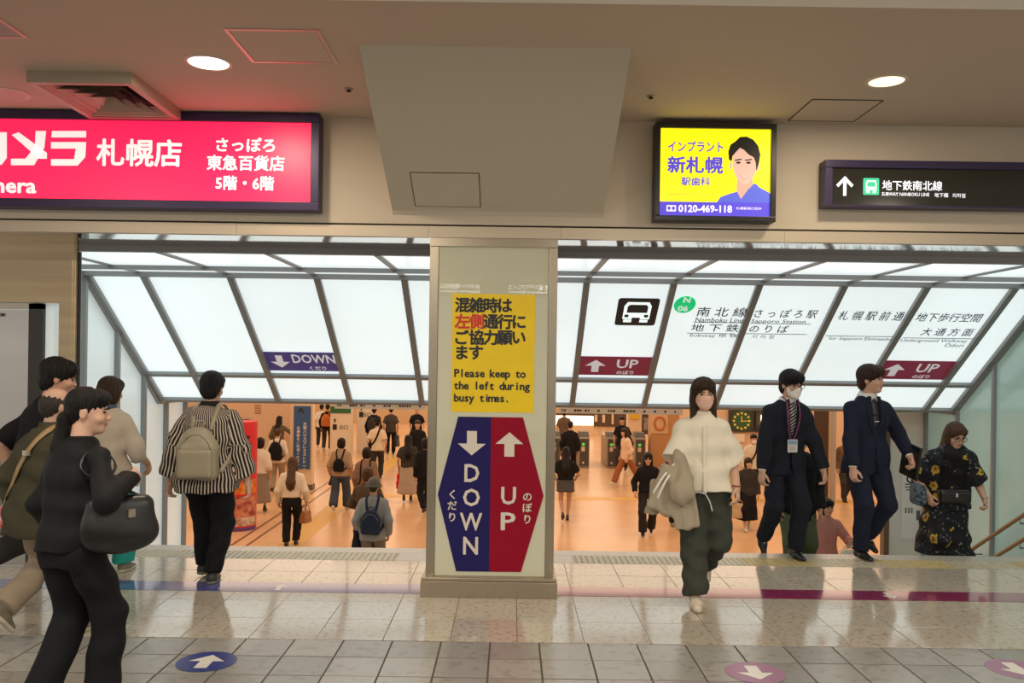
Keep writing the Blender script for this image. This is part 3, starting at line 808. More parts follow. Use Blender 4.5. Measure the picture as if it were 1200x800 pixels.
# ---- glazed side walls of the stairs
def stair_z(d):
    return 0.0 if d < Y_EDGE else max(Z_LOW, -RS*min(NST, math.floor((d-Y_EDGE)/TR)+1))
def top_z(d): return ZF if d < F1 else (zs(d) if d < SB else 1.2)
def side_wall(name, label, X, out, ds, m):
    t = thing(name, label, 'glass wall', (0, 0, 0), 0, None, 'structure')
    for a, b in zip(ds[:-1], ds[1:]):
        cuts = sorted({a, b} | {q for q in (F1, SB) if a < q < b})
        lo = min(stair_z(a), stair_z(b)) - .02
        poly = [(a+.02, lo), (b-.02, lo)] + [((min(max(c_, a+.02), b-.02)), top_z(c_) - .01) for c_ in reversed(cuts)]
        MB().prism(poly, .015*out, lambda u, v, k: (X + out*.02 + k, u, v)).build('glass_panel', m, t)
    for d in ds:
        MB().box((X - .02, d-.022, stair_z(d) - .3), (X + .035, d+.022, top_z(d) - .005)).build('post', M_ALU, t)
    cuts = sorted(set(ds) | {F1, SB})
    pr = MB()
    for a, b in zip(cuts[:-1], cuts[1:]):
        MB().bar((X, a, top_z(a)-.03), (X, b, top_z(b)-.03), .05, .05).build('head_rail', M_ALU, t)
    return t
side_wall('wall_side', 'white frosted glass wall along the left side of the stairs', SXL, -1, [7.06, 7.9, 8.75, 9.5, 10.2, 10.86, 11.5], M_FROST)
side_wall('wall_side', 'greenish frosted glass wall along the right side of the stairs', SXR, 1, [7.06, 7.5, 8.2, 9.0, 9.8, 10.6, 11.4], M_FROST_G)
M_RAIL = mat('handrail_wood', (0.30, 0.17, 0.08), 0.35)
def handrail(label, X, h, sgn):
    t = thing('handrail', label, 'handrail', (X, Y_EDGE, h))
    k = RS/TR
    MB().tube([(0, -.25, 0), (0, 0, 0), (0, 2.75, -2.75*k), (0, 3.2, -2.75*k)], .022, 10).build('rail', M_RAIL, t, True)
    for y in (0.3, 1.2, 2.1, 2.7):
        MB().tube([(0, y, -y*k - .02), (0, y, -y*k - .07), (sgn*.10, y, -y*k - .07)], .009, 8).build('bracket', M_STEEL, t, True)
handrail('upper wooden handrail on the right stair wall', SXR-.12, 0.86, 1)
handrail('lower wooden handrail on the right stair wall', SXR-.12, 0.60, 1)
handrail('upper wooden handrail on the left stair wall', SXL+.12, 0.80, -1)
handrail('lower wooden handrail on the left stair wall', SXL+.12, 0.55, -1)

# ================================================================ THE LOWER CONCOURSE
M_CFLOOR = mat('concourse_floor', (0.72, 0.45, 0.25), 0.24, noise=0.12, nscale=1.2, col2=(0.66, 0.40, 0.21))
M_CWALL = mat('concourse_cream', (0.74, 0.56, 0.37), 0.5)
M_CWALL2 = mat('concourse_pinkish', (0.70, 0.49, 0.32), 0.5)
fl = struct('floor', MB().box((-14, Y_EDGE+TR*(NST-1), Z_LOW-.2), (14, 60, Z_LOW)), M_CFLOOR, 'shiny warm floor of the lower concourse')
for k, X in enumerate((-5.0, -4.72)):
    MB().box((X-.03, 11.5, Z_LOW), (X+.03, 30, Z_LOW+.002)).build('dark_joint', mat('dark_joint', (0.20, 0.10, 0.05), 0.3), fl)
MB().box((-4.2, 11.5, Z_LOW), (-3.75, 30, Z_LOW+.003)).build('tactile_strip', mat('concourse_tactile', (0.62, 0.36, 0.08), 0.4), fl)
MB().box((-3.75, 21.0, Z_LOW), (12, 21.5, Z_LOW+.003)).build('tactile_strip', MATS['concourse_tactile'], fl)
struct('ceiling', MB().box((-14, SB+.22, 1.62), (14, 60, 1.8)), mat('concourse_ceiling', (0.75, 0.68, 0.58), 0.6), 'ceiling of the lower concourse')
struct('wall_left', MB().box((-14.2, 10.7, Z_LOW), (-14, 60, 1.7)), M_CWALL, 'left wall of the lower concourse')
struct('wall_right', MB().box((14, 10.7, Z_LOW), (14.2, 60, 1.7)), M_CWALL, 'right wall of the lower concourse')
struct('wall_front', MB().box((-14, 11.52, Z_LOW), (SXL-.02, 11.6, 1.7)), M_CWALL, 'unseen concourse end wall beside the left glass wall, added to contain the light')  # out of view; added to keep the lamp light inside the concourse
struct('wall_front', MB().box((SXR+.06, 11.42, Z_LOW), (14, 11.5, 1.7)), M_CWALL, 'unseen concourse end wall beside the right glass wall, added to contain the light')  # matching unseen wall on the right, also added to hold the light in
# ---- concourse walls, pillars and fittings
def low_block(name, label, px0, px1, d, depth, m, top=1.62, kind='structure', cat=None, cls=None):
    """a wall or pillar block standing on the lower floor, given by its edges in view and its depth"""
    x0, x1 = (px0-600)*d/1000, (px1-600)*d/1000
    return tag(MB().box((x0, d, Z_LOW), (x1, d+depth, top)).build(name, m), label, cat, None, kind)
low_block('wall_back', 'pinkish cream wall at the far left of the concourse', 40, 343, 27.0, 0.4, M_CWALL2)
low_block('wall_back', 'cream far wall behind the ticket gates', 300, 905, 46.0, 0.3, mat('far_wall', (0.62, 0.43, 0.25), 0.5))
low_block('wall_back', 'cream wall block on the right of the concourse', 800, 1200, 25.0, 0.4, M_CWALL2)
p = low_block('pillar', 'cream concourse pillar carrying the tall blue sign', 341.5, 367.5, 22.0, 0.25, M_CWALL, kind=None, cat='pillar')
MB().box(((341.5-600)*.022-.02, 21.98, Z_LOW), ((367.5-600)*.022+.02, 22.27, Z_LOW+.14)).build('plinth', mat('dark_plinth', (0.14, 0.09, 0.05), 0.4), p)
t = thing('blue_sign', 'tall blue sign with white vertical lettering on the concourse pillar', 'sign', (0, 21.95, 0))
a, b = at(344.5, 475.5, 21.95), at(363, 549.5, 21.95)
MB().box((a.x, 0, b.z), (b.x, .04, a.z)).build('board', mat('blue_board', (0.03, 0.09, 0.24), 0.4), t)
M_CINK = mat('concourse_white_print', (0.8, 0.72, 0.6), 0.5)
for i, ch in enumerate('大和ハウスプレミストドーム'):
    text(ch, 'lettering', t, (a.x + .29, -.001, a.z - .46 - .098*i), EX, EZ, 0.10, M_CINK, 0.02)
for i, ch in enumerate('左通路をご利用ください'):
    text(ch, 'lettering', t, (a.x + .12, -.001, a.z - .56 - .095*i), EX, EZ, 0.085, M_CINK, 0.02)
MB().prism([(u*.16, v*.16) for u, v in [(-.5, .5), (.3, .5), (.1, .3), (.5, -.1), (.3, -.3), (-.1, .1), (-.5, -.3)]], .002, lambda u, v, k: (a.x + .2 + u, -.003 + k, a.z - .14 + v)).build('arrow', M_DARK_INK, t)
for lab, px0, px1, d in (('white information pillar with green header at the concourse centre', 388, 412, 30.0), ('white information pillar partly behind the walking men', 419, 437, 31.0)):
    p = low_block('information_pillar', lab, px0, px1, d, 0.5, mat('info_white', (0.74, 0.64, 0.50), 0.45), kind=None, cat='pillar')
    x0, x1 = (px0-600)*d/1000, (px1-600)*d/1000; w = x1-x0
    if px0 < 400:
        MB().box((x0, d-.02, at(400, 484, d).z), (x1, d-.001, at(400, 476, d).z)).build('header', mat('dark_green_header', (0.02, 0.14, 0.05), 0.4), p)
    zc = at(400, 497 if px0 < 400 else 482, d).z
    MB().prism([(u*.13, v*.16) for u, v in ARROW], .003, lambda u, v, k: (x0 + .16 + u, d-.005 + k, zc + .13 + v)).build('arrow', M_DARK_INK, p)
    MB().prism(rrect(.15, .2, .02), .003, lambda u, v, k: (x0 + .16 + u, d-.005 + k, zc - .1 + v)).build('pictogram', M_DARK_INK, p)
    text('出口', 'lettering', p, (x0 + w*.66, d-.003, zc - .1), EX, EZ, 0.16, M_DARK_INK, 0.01)
# red drum-shaped poster stand
t = thing('poster_drum', 'red round poster column with food pictures behind the striped man', 'advertisement', ((277-600)*.0167, 16.9, Z_LOW))
MB().cyl((0, 0, 0), .36, 2.12, 40).build('drum', mat('poster_red', (0.62, 0.02, 0.03), 0.4), t, False)
def drum_patch(z0, z1, a0, a1, m, k, name='print'):
    n = 12; mb = MB(); r = .361 + .002*k
    vs = [(r*math.sin(R(a0+(a1-a0)*i/n)), -r*math.cos(R(a0+(a1-a0)*i/n)), z) for i in range(n+1) for z in (z0, z1)]
    mb.add(vs, [(2*i, 2*i+2, 2*i+3, 2*i+1) for i in range(n)]); mb.build(name, m, t, fix=False)
drum_patch(0.72, 1.0, -60, 85, mat('poster_orange', (0.75, 0.30, 0.03), 0.5, noise=0.6, nscale=9, col2=(0.5, 0.03, 0.02)), 1)
drum_patch(0.28, 0.68, -60, 85, mat('poster_food', (0.70, 0.28, 0.18), 0.5, noise=0.6, nscale=7, col2=(0.25, 0.03, 0.04)), 1)
drum_patch(0.10, 0.27, -60, 85, mat('poster_cream', (0.72, 0.62, 0.5), 0.5, noise=0.4, nscale=10, col2=(0.4, 0.2, 0.12)), 1)
drum_patch(0.0, 0.07, -80, 88, mat('poster_violet', (0.12, 0.05, 0.2), 0.5), 1)
c = thing_dummy = None
text('祭', 'lettering', t, (.20, -.365, 1.72), (0.8, 0.6, 0), EZ, 0.34, mat('poster_dark', (0.05, 0.01, 0.015), 0.5), 0.03)
# blue poster on the wall behind it
a, b = at(281, 491, 26.9), at(292, 500, 26.9)
tag(MB().box((a.x, 26.9, b.z), (b.x, 26.95, a.z)).build('wall_poster', mat('poster_blue', (0.05, 0.10, 0.28), 0.5)), 'small blue poster on the pinkish wall above the red drum', 'poster')
t = thing('wall_lettering', 'tiny reddish lettering on the pinkish concourse wall', 'lettering')
for i in range(4):
    q = at(302, 475 + i*3.0, 26.99)
    MB().box((q.x-.1, 26.985, q.z-.015), (q.x+.1, 26.998, q.z+.015)).build('line', mat('reddish_print', (0.35, 0.14, 0.08), 0.6), t)
# long direction board hanging under the luminous ceiling
for lab, px0, px1, py0, py1 in (('long cream direction strip hanging over the concourse left of the pillar', 392, 500, 470, 478.5), ('long cream direction strip hanging over the concourse right of the pillar', 655, 800, 476.5, 484)):
    d = 12.2
    a, b = at(px0, (py0+py1)/2, d), at(px1, (py0+py1)/2, d)
    t = thing('direction_strip', lab, 'sign', ((a.x+b.x)/2, d, a.z), 0, 'hanging direction strips')
    w = b.x-a.x; hh = (py1-py0)*d/1000
    MB().box((-w/2, 0, -hh/2), (w/2, .05, hh/2)).build('board', mat('strip_cream', (0.78, 0.66, 0.50), 0.4, emit=0.12), t)
    MB().box((-w/2+.2, .01, hh/2), (-w/2+.22, .03, 1.62-a.z)).build('hanger', M_ALU, t)
    MB().box((w/2-.22, .01, hh/2), (w/2-.2, .03, 1.62-a.z)).build('hanger', M_ALU, t)
    mk = MB(); rr = random.Random(3); x = -w/2 + .04
    while x < w/2 - .05:
        k = rr.choice((.018, .024, .03)); mk.box((x, -.003, -.018), (x+k, 0, .012)); x += k + rr.choice((.01, .014, .05, .12))
    o = mk.build('fine_print', M_DARK_INK, t); o['kind'] = 'stuff'
# ticket gates
M_GATE = mat('gate_dark', (0.07, 0.06, 0.05), 0.4); M_GATE_S = mat('gate_side', (0.34, 0.27, 0.20), 0.35, 0.3)
def gate(label, px, d):
    X = (px-600)*d/1000
    t = thing('ticket_gate', label, 'ticket gate', (X, d, Z_LOW), 0, 'ticket gates')
    MB().box((-.17, 0, 0), (.17, 1.9, .98), .03).build('cabinet', M_GATE_S, t)
    MB().box((-.14, -.02, .06), (.14, .0, .93), .008).build('front_panel', M_GATE, t)
    MB().add([(-.17, .05, .98), (.17, .05, .98), (.17, .75, .98), (-.17, .75, .98), (-.15, .25, 1.14), (.15, .25, 1.14), (.15, .7, 1.14), (-.15, .7, 1.14)],
             [(0,1,5,4),(1,2,6,5),(2,3,7,6),(3,0,4,7),(4,5,6,7),(0,3,2,1)]).build('card_reader', M_GATE, t)
    MB().cyl((-.03, -.025, .76), .05, .006, 16, 'y').build('go_lamp', mat('gate_green', (0.1, 0.6, 0.1), 0.4, emit=0.5), t)
    MB().box((-.09, -.026, .54), (.02, -.02, .68)).build('notice', mat('gate_label', (0.75, 0.55, 0.4), 0.5), t)
    MB().cyl((-.03, -.025, .17), .035, .006, 14, 'y').build('badge', mat('gate_label', (0, 0, 0)), t)
for lab, px in (('dark ticket gate partly hidden by the pillar', 652), ('dark ticket gate just right of the pillar', 686), ('dark ticket gate behind the striding woman', 719), ('dark ticket gate beside the wooden poster pillar', 752)):
    gate(lab, px, 27.5)
# shop fronts behind the gates
t = thing('shop', 'dark glazed shop front far behind the ticket gates', 'shop front', (0, 45.7, 0))
a, b = at(652, 484, 45.7), at(742, 498, 45.7)
MB().box((a.x, 0, b.z), (b.x, .2, a.z)).build('glazing', mat('shop_dark', (0.10, 0.07, 0.045), 0.2), t)
for px0, px1, py0, py1 in ((684, 688, 489, 496), (690, 693, 490, 496), (697, 700, 486, 494), (706, 709, 486, 495), (717, 719, 484, 497)):
    c, e = at(px0, py0, 45.6), at(px1, py1, 45.6)
    MB().box((c.x, -.1, e.z), (e.x, 0, c.z)).build('display', mat('display_cream', (0.72, 0.6, 0.45), 0.5), t)
a, b = at(650, 487, 40), at(680, 498, 40)
t = thing('lit_counter', 'bright white lit counter beyond the left ticket gate', 'counter', ((a.x+b.x)/2, 40, Z_LOW))
MB().box((a.x-b.x, -.2, 0), (b.x-a.x, .5, b.z-Z_LOW)).build('base', M_CWALL, t)
MB().box((a.x-b.x, -.2, b.z-Z_LOW), (b.x-a.x, .3, a.z-Z_LOW)).build('lit_top', mat('lit_counter', (1, 0.92, 0.75), 0.5, emit=0.9), t)
# pillars with posters to the right of the gates
p = low_block('pillar', 'cream pillar with a small yellow notice right of the gates', 737, 752, 31.0, 0.5, M_CWALL, kind=None, cat='pillar')
a, b = at(738.5, 482, 30.98), at(749, 491, 30.98)
tag(MB().box((a.x, 30.96, b.z), (b.x, 30.995, a.z)).build('notice', mat('notice_yellow', (0.75, 0.45, 0.02), 0.5)), 'small yellow notice on the cream pillar by the gates', 'notice')
p = low_block('pillar', 'wooden toned pillar with a ring poster right of the gates', 764, 801, 28.0, 0.6, mat('wood_tone', (0.55, 0.30, 0.13), 0.45), kind=None, cat='pillar')
t = thing('ring_poster', 'poster with an orange ring on the wooden toned pillar', 'poster', tuple(at(773, 496, 27.97)))
MB().box((-.28, 0, -.33), (.28, .02, .33)).build('sheet', mat('poster_tan', (0.72, 0.48, 0.28), 0.5), t)
MB().tube([(.17*math.cos(k*math.pi/12), -.01, .21*math.sin(k*math.pi/12)) for k in range(25)], .035, 8).build('ring', mat('poster_ring', (0.55, 0.18, 0.05), 0.5), t, True)
t = thing('doorway_panel', 'dark poster panel between the two pillars by the gates', 'poster', tuple(at(757.5, 495, 33)))
MB().box((-.17, 0, -.45), (.17, .06, .42)).build('panel', mat('panel_dark', (0.06, 0.045, 0.04), 0.4), t)
MB().box((-.1, -.01, -.3), (.08, 0, .2)).build('picture', mat('panel_picture', (0.4, 0.34, 0.3), 0.5, noise=0.6, nscale=9), t)
# clock board and neighbours
t = thing('wall_clock', 'square dark green wall clock with gold numerals', 'clock', tuple(at(869, 493, 24.9)))
MB().box((-.37, 0, -.32), (.37, .08, .32), .01).build('case', mat('clock_case', (0.035, 0.04, 0.03), 0.4), t)
M_GOLD = mat('clock_gold', (0.75, 0.45, 0.08), 0.4, emit=0.25)
MB().cyl((0, -.008, 0), .29, .01, 36, 'y').build('dial', mat('clock_dial', (0.03, 0.11, 0.035), 0.4), t)
for k in range(12):
    q = (.225*math.sin(k*math.pi/6), .225*math.cos(k*math.pi/6))
    MB().cyl((q[0], -.014, q[1]), .032, .006, 10, 'y').build('numeral', M_GOLD, t)
MB().bar((-.03, -.018, -.01), (.2, -.018, 0.0), .02, .004, (0, 1, 0)).build('minute_hand', M_GOLD, t)
MB().bar((0, -.018, -.03), (.0, -.018, .14), .025, .004, (0, 1, 0)).build('hour_hand', M_GOLD, t)
q = at(889, 492, 24.9)
tag(MB().box((q.x-.1, 24.85, q.z-.35), (q.x+.1, 24.98, q.z+.35), .01).build('speaker_panel', mat('panel_black', (0.03, 0.025, 0.02), 0.5)), 'narrow black panel right of the wall clock', 'panel')
q = at(894.5, 492, 24.8)
t = thing('wall_lamp', 'small glowing wall lamp beside the masked man', 'lamp', tuple(q))
MB().cyl((0, 0, -.16), .07, .3, 16).build('shade', mat('lamp_glow', (1, 0.8, 0.5), 0.5, emit=3), t)
MB().box((-.03, .06, -.1), (.03, .2, -.02)).build('bracket', M_ALU, t)
a, b = at(860, 508, 24.9), at(873, 518, 24.9)
tag(MB().box((a.x, 24.93, b.z), (b.x, 24.99, a.z)).build('wall_notice', mat('notice_pale', (0.75, 0.66, 0.55), 0.5)), 'small pale notice below the wall clock', 'notice')
t = thing('door_2', 'dark brown door panel right of the masked man', 'door', ((964.5-600)*.0212, 21.2, Z_LOW), 0, None, 'structure')
MB().box((-.19, 0, 0), (.15, .06, 2.9)).build('door_leaf', mat('brown_door', (0.055, 0.028, 0.016), 0.35), t)
MB().box((.16, -.02, 0), (.22, .08, 2.9)).build('door_frame', mat('door_post', (0.5, 0.40, 0.30), 0.35, 0.5), t)
MB().box((.23, .02, 0), (.36, .035, 2.7)).build('glass_leaf', mat('door_glass', (0.40, 0.36, 0.32), 0.1), t)
# white notice wall at the foot of the right-hand glass
nw = struct('wall_right', MB().box((5.08, 11.44, Z_LOW), (SXR+.03, 11.5, 1.25)), mat('notice_wall_white', (0.80, 0.78, 0.74), 0.4), 'white wall with paper notices at the foot of the right stair wall')
MB().box((5.0, 11.40, Z_LOW), (5.07, 11.52, 1.25)).build('edge_post', mat('brown_post', (0.16, 0.10, 0.065), 0.4), nw)
def paper(label, px0, py0, px1, py1, rows):
    d = 11.43; a, b = at(px0, py0, d), at(px1, py1, d)
    t = thing('paper_notice', label, 'notice', ((a.x+b.x)/2, d, b.z), 0, 'paper notices')
    w, h = b.x-a.x, a.z-b.z
    MB().box((-w/2, 0, 0), (w/2, .003, h)).build('sheet', mat('paper_white', (0.86, 0.84, 0.84), 0.5), t)
    for v, k in rows:
        MB().box((-w/2*k, -.002, h*v-.008), (w/2*k, 0, h*v+.008)).build('print_line', M_INK_G, t)
    return t, w, h
t, w, h = paper('small white paper notice with a black mark on the white wall', 1059, 529, 1077, 548, [(.75, .8)])
MB().bar((-.02, -.003, h*.2), (.03, -.003, h*.55), .012, .003, (0, 1, 0)).build('mark', M_DARK_INK, t); MB().bar((-.03, -.003, h*.42), (.02, -.003, h*.38), .03, .003, (0, 1, 0)).build('mark', M_DARK_INK, t)
t, w, h = paper('tall white paper notice with a diagram on the white wall', 1057, 551, 1082, 632, [(.94, .75), (.9, .5), (.8, .7), (.76, .7), (.72, .6)])
for x in (-.1, -.06, -.02): MB().box((x, -.002, h*.38), (x+.02, 0, h*.46)).build('diagram', M_INK_G, t)
MB().box((.05, -.002, h*.28), (.1, 0, h*.42)).build('diagram', M_INK_G, t)
# hanging guide board behind the viewer that the pillar glass mirrors
t = thing('guide_board', 'dark hanging guide board with white lettering mirrored in the pillar glass', 'sign', (0, -6, 3.33))
MB().box((-1.9, -.08, -.17), (1.2, 0, .17)).build('board', mat('dark_sign_face', (0, 0, 0)), t)
for s, x, w in (('JRタワー展望台口', -1.15, 0.85), ('札幌ステラプレイス', 0.33, 0.85)):
    text(s, 'lettering', t, (x, .001, .04), (-1, 0, 0), EZ, 0.1, mat('guide_white', (1, 1, 1), 0.5, emit=9), 0.01, fit=(w, 0.12))
    text('Sapporo Station', 'lettering', t, (x, .001, -.07), (-1, 0, 0), EZ, 0.1, MATS['guide_white'], 0.01, fit=(w, 0.06))
for x in (-1.5, .8): MB().box((x, -.05, .17), (x+.03, -.02, .18)).build('hanger', M_ALU, t)
# ================================================================ PEOPLE: smooth distance-field bodies and clothes
A_ = lambda *v: np.array(v, dtype=np.float64)
def smin(a, b, k):
    if k <= 0: return np.minimum(a, b)
    h = np.maximum(k - np.abs(a - b), 0.0)/k
    return np.minimum(a, b) - h*h*k*0.25

class Prim:
    def __init__(s, fn, lo, hi): s.fn = fn; s.lo = np.asarray(lo, float); s.hi = np.asarray(hi, float)

def cone(a, b, ra, rb, flat=(0, 0)):
    """tapered capsule; flat ends where asked"""
    a, b = np.asarray(a, float), np.asarray(b, float)
    ab = b - a; L = max(np.linalg.norm(ab), 1e-6); u = ab/L
    def fn(x, y, z):
        px, py, pz = x-a[0], y-a[1], z-a[2]
        s = px*u[0] + py*u[1] + pz*u[2]
        t = np.clip(s/L, 0, 1)
        dx, dy, dz = px - u[0]*t*L, py - u[1]*t*L, pz - u[2]*t*L
        d = np.sqrt(dx*dx + dy*dy + dz*dz) - (ra + (rb-ra)*t)
        if flat[0]: d = np.maximum(d, -s)
        if flat[1]: d = np.maximum(d, s - L)
        return d
    m = max(ra, rb)
    return Prim(fn, np.minimum(a, b) - m, np.maximum(a, b) + m)

def ell(c, r, M=None):
    c = np.asarray(c, float); r = np.asarray(r, float)
    M = np.eye(3) if M is None else np.asarray(M)
    def fn(x, y, z):
        px, py, pz = x-c[0], y-c[1], z-c[2]
        q = [(M[0, i]*px + M[1, i]*py + M[2, i]*pz) for i in range(3)]
        k0 = np.sqrt(sum((q[i]/r[i])**2 for i in range(3)))
        k1 = np.sqrt(sum((q[i]/r[i]**2)**2 for i in range(3))) + 1e-9
        return k0*(k0-1.0)/k1
    e = np.abs(M) @ r
    return Prim(fn, c-e, c+e)

def rbox(c, half, rad, M=None):
    c = np.asarray(c, float); half = np.asarray(half, float)
    M = np.eye(3) if M is None else np.asarray(M)
    def fn(x, y, z):
        px, py, pz = x-c[0], y-c[1], z-c[2]
        q = [np.abs(M[0, i]*px + M[1, i]*py + M[2, i]*pz) - half[i] + rad for i in range(3)]
        out = np.sqrt(sum(np.maximum(v, 0)**2 for v in q))
        return out + np.minimum(np.maximum(np.maximum(q[0], q[1]), q[2]), 0) - rad
    e = np.abs(M) @ half
    return Prim(fn, c-e, c+e)

def loft(rows, power=2.0, yaw=None):
    """stack of ellipses: rows of (z, cx, cy, rx, ry), z ascending; flat top and bottom; yaw per row optional"""
    rows = np.asarray(rows, float); Z = rows[:, 0]
    cs, sn = (math.cos(yaw), math.sin(yaw)) if yaw else (1.0, 0.0)
    def fn(x, y, z):
        cx, cy, rx, ry = [np.interp(z, Z, rows[:, i]) for i in (1, 2, 3, 4)]
        X, Y = x-cx, y-cy
        U, V = X*cs + Y*sn, -X*sn + Y*cs
        q = (np.abs(U/rx)**power + np.abs(V/ry)**power)**(1/power)
        d = (q - 1.0)*np.minimum(rx, ry)
        return np.maximum(d, np.maximum(Z[0]-z, z-Z[-1]))
    rm = np.maximum(rows[:, 3], rows[:, 4])
    return Prim(fn, (np.min(rows[:, 1]-rm), np.min(rows[:, 2]-rm), Z[0]), (np.max(rows[:, 1]+rm), np.max(rows[:, 2]+rm), Z[-1]))

def half(n, off):
    """half space: inside where n.p < off"""
    n = np.asarray(n, float)
    return Prim(lambda x, y, z: n[0]*x + n[1]*y + n[2]*z - off, (-9, -9, -9), (9, 9, 9))

def field(prims, h, lo=None, hi=None, warp=None):
    """prims: list of (prim, k, op)"""
    if lo is None:
        ps = [p for p, k, op in prims if op == '+']
        lo = np.min([p.lo for p in ps], 0) - 2.5*h; hi = np.max([p.hi for p in ps], 0) + 2.5*h
    lo = np.asarray(lo, float); hi = np.asarray(hi, float)
    n = np.maximum(np.ceil((hi-lo)/h).astype(int) + 1, 3)
    ax = [lo[i] + h*np.arange(n[i]) for i in range(3)]
    F = np.full(n, 0.25, np.float32)
    for p, k, op in prims:
        pad = k + 2.5*h
        i0 = np.clip(np.floor((p.lo - pad - lo)/h).astype(int), 0, n); i1 = np.clip(np.ceil((p.hi + pad - lo)/h).astype(int) + 1, 0, n)
        if np.any(i1 <= i0): 
            if op == '&': F[:] = 0.25
            continue
        if op == '&': i0[:] = 0; i1 = n
        sl = tuple(slice(a, b) for a, b in zip(i0, i1))
        x = ax[0][sl[0]][:, None, None]; y = ax[1][sl[1]][None, :, None]; z = ax[2][sl[2]][None, None, :]
        d = p.fn(x, y, z)
        if op == '+': F[sl] = smin(F[sl], d, k)
        elif op == '-': F[sl] = -smin(-F[sl], d, k)
        else: F[sl] = -smin(-F[sl], -d, k)
    if warp is not None:
        F = F + warp(ax[0][:, None, None], ax[1][None, :, None], ax[2][None, None, :])
    for i in range(3):   # closed at the grid border
        s = [slice(None)]*3
        for e in (0, -1):
            s[i] = e; F[tuple(s)] = np.maximum(F[tuple(s)], 0.01)
    return F, lo

def nets(F, lo, h):
    S = F < 0
    n = np.array(F.shape); cn = n - 1
    cells, pts, quads = [], [], []
    for a in range(3):
        b, c = (a+1) % 3, (a+2) % 3
        s0 = [slice(None)]*3; s1 = [slice(None)]*3
        s0[a] = slice(0, -1); s1[a] = slice(1, None)
        A, B = S[tuple(s0)], S[tuple(s1)]
        idx = np.argwhere(A != B)
        ok = (idx[:, b] > 0) & (idx[:, b] < n[b]-1) & (idx[:, c] > 0) & (idx[:, c] < n[c]-1)
        idx = idx[ok]
        if len(idx) == 0: continue
        f0 = F[tuple(s0)][tuple(idx.T)]; f1 = F[tuple(s1)][tuple(idx.T)]
        t = f0/(f0-f1)
        P = idx.astype(float); P[:, a] += t
        q = []
        for ob, oc in ((-1, -1), (0, -1), (0, 0), (-1, 0)):
            cidx = idx.copy(); cidx[:, b] += ob; cidx[:, c] += oc
            q.append(np.ravel_multi_index(tuple(cidx.T), tuple(cn)))
        q = np.stack(q, 1)
        for k in range(4): cells.append(q[:, k]); pts.append(P)
        ins = S[tuple(s0)][tuple(idx.T)]
        q[~ins] = q[~ins][:, ::-1]
        quads.append(q)
    if not quads: return np.zeros((0, 3)), np.zeros((0, 4), int)
    cells = np.concatenate(cells); pts = np.concatenate(pts); quads = np.concatenate(quads)
    u, inv = np.unique(cells, return_inverse=True)
    cnt = np.bincount(inv, minlength=len(u)).astype(float)
    V = np.stack([np.bincount(inv, pts[:, i], len(u))/cnt for i in range(3)], 1)
    Q = np.searchsorted(u, quads)
    return lo + V*h, Q

def np_mesh(name, V, Q, smooth=True):
    me = bpy.data.meshes.new(name)
    me.vertices.add(len(V)); me.vertices.foreach_set('co', np.asarray(V, np.float32).ravel())
    k = Q.shape[1]
    me.loops.add(len(Q)*k); me.loops.foreach_set('vertex_index', Q.ravel().astype(np.int32))
    me.polygons.add(len(Q))
    me.polygons.foreach_set('loop_start', np.arange(0, len(Q)*k, k, dtype=np.int32))
    me.polygons.foreach_set('use_smooth', np.ones(len(Q), bool))
    me.update(calc_edges=True); me.validate()
    return me

def sdf_mesh(name, prims, h, m, parent=None, warp=None, relax=1):
    V, Q = nets(*field(prims, h, warp=warp), h)
    V = relax_mesh(V, Q, relax)
    return link(name, np_mesh(name, V, Q), m, parent)

def relax_mesh(V, Q, it):
    for _ in range(it):
        acc = np.zeros_like(V); cnt = np.zeros(len(V))
        for i, j in ((0, 1), (1, 2), (2, 3), (3, 0)):
            for p, q in ((i, j), (j, i)):
                for k in range(3): acc[:, k] += np.bincount(Q[:, p], V[Q[:, q], k], len(V))
                cnt += np.bincount(Q[:, p], minlength=len(V))
        V = V*0.5 + 0.5*acc/np.maximum(cnt, 1)[:, None]
    return V

def sdf_at(prims, P):
    P = np.asarray(P, float); F = np.full(len(P), 9.0)
    for p, k, op in prims:
        d = p.fn(P[:, 0], P[:, 1], P[:, 2])
        if op == '+': F = smin(F, d, k)
        elif op == '-': F = -smin(-F, d, k)
    return F
def proj(prims, P, off):
    """push points onto the surface (distance off)"""
    P = np.array(P, float)
    for _ in range(8):
        f = sdf_at(prims, P); g = np.zeros_like(P); e = 2e-3
        for i in range(3):
            Q = P.copy(); Q[:, i] += e; g[:, i] = (sdf_at(prims, Q) - f)/e
        g /= np.maximum(np.linalg.norm(g, axis=1), 1e-6)[:, None]
        P -= g*((f - off)*0.8)[:, None]
    return P
def bez(pts, n=14):
    """smooth polyline through points"""
    pts = [np.asarray(p, float) for p in pts]; out = []
    for i in range(len(pts)-1):
        p0 = pts[max(i-1, 0)]; p1 = pts[i]; p2 = pts[i+1]; p3 = pts[min(i+2, len(pts)-1)]
        for k in range(n):
            t = k/n
            out.append(0.5*((2*p1) + (-p0+p2)*t + (2*p0-5*p1+4*p2-p3)*t*t + (-p0+3*p1-3*p2+p3)*t**3))
    out.append(pts[-1]); return np.array(out)
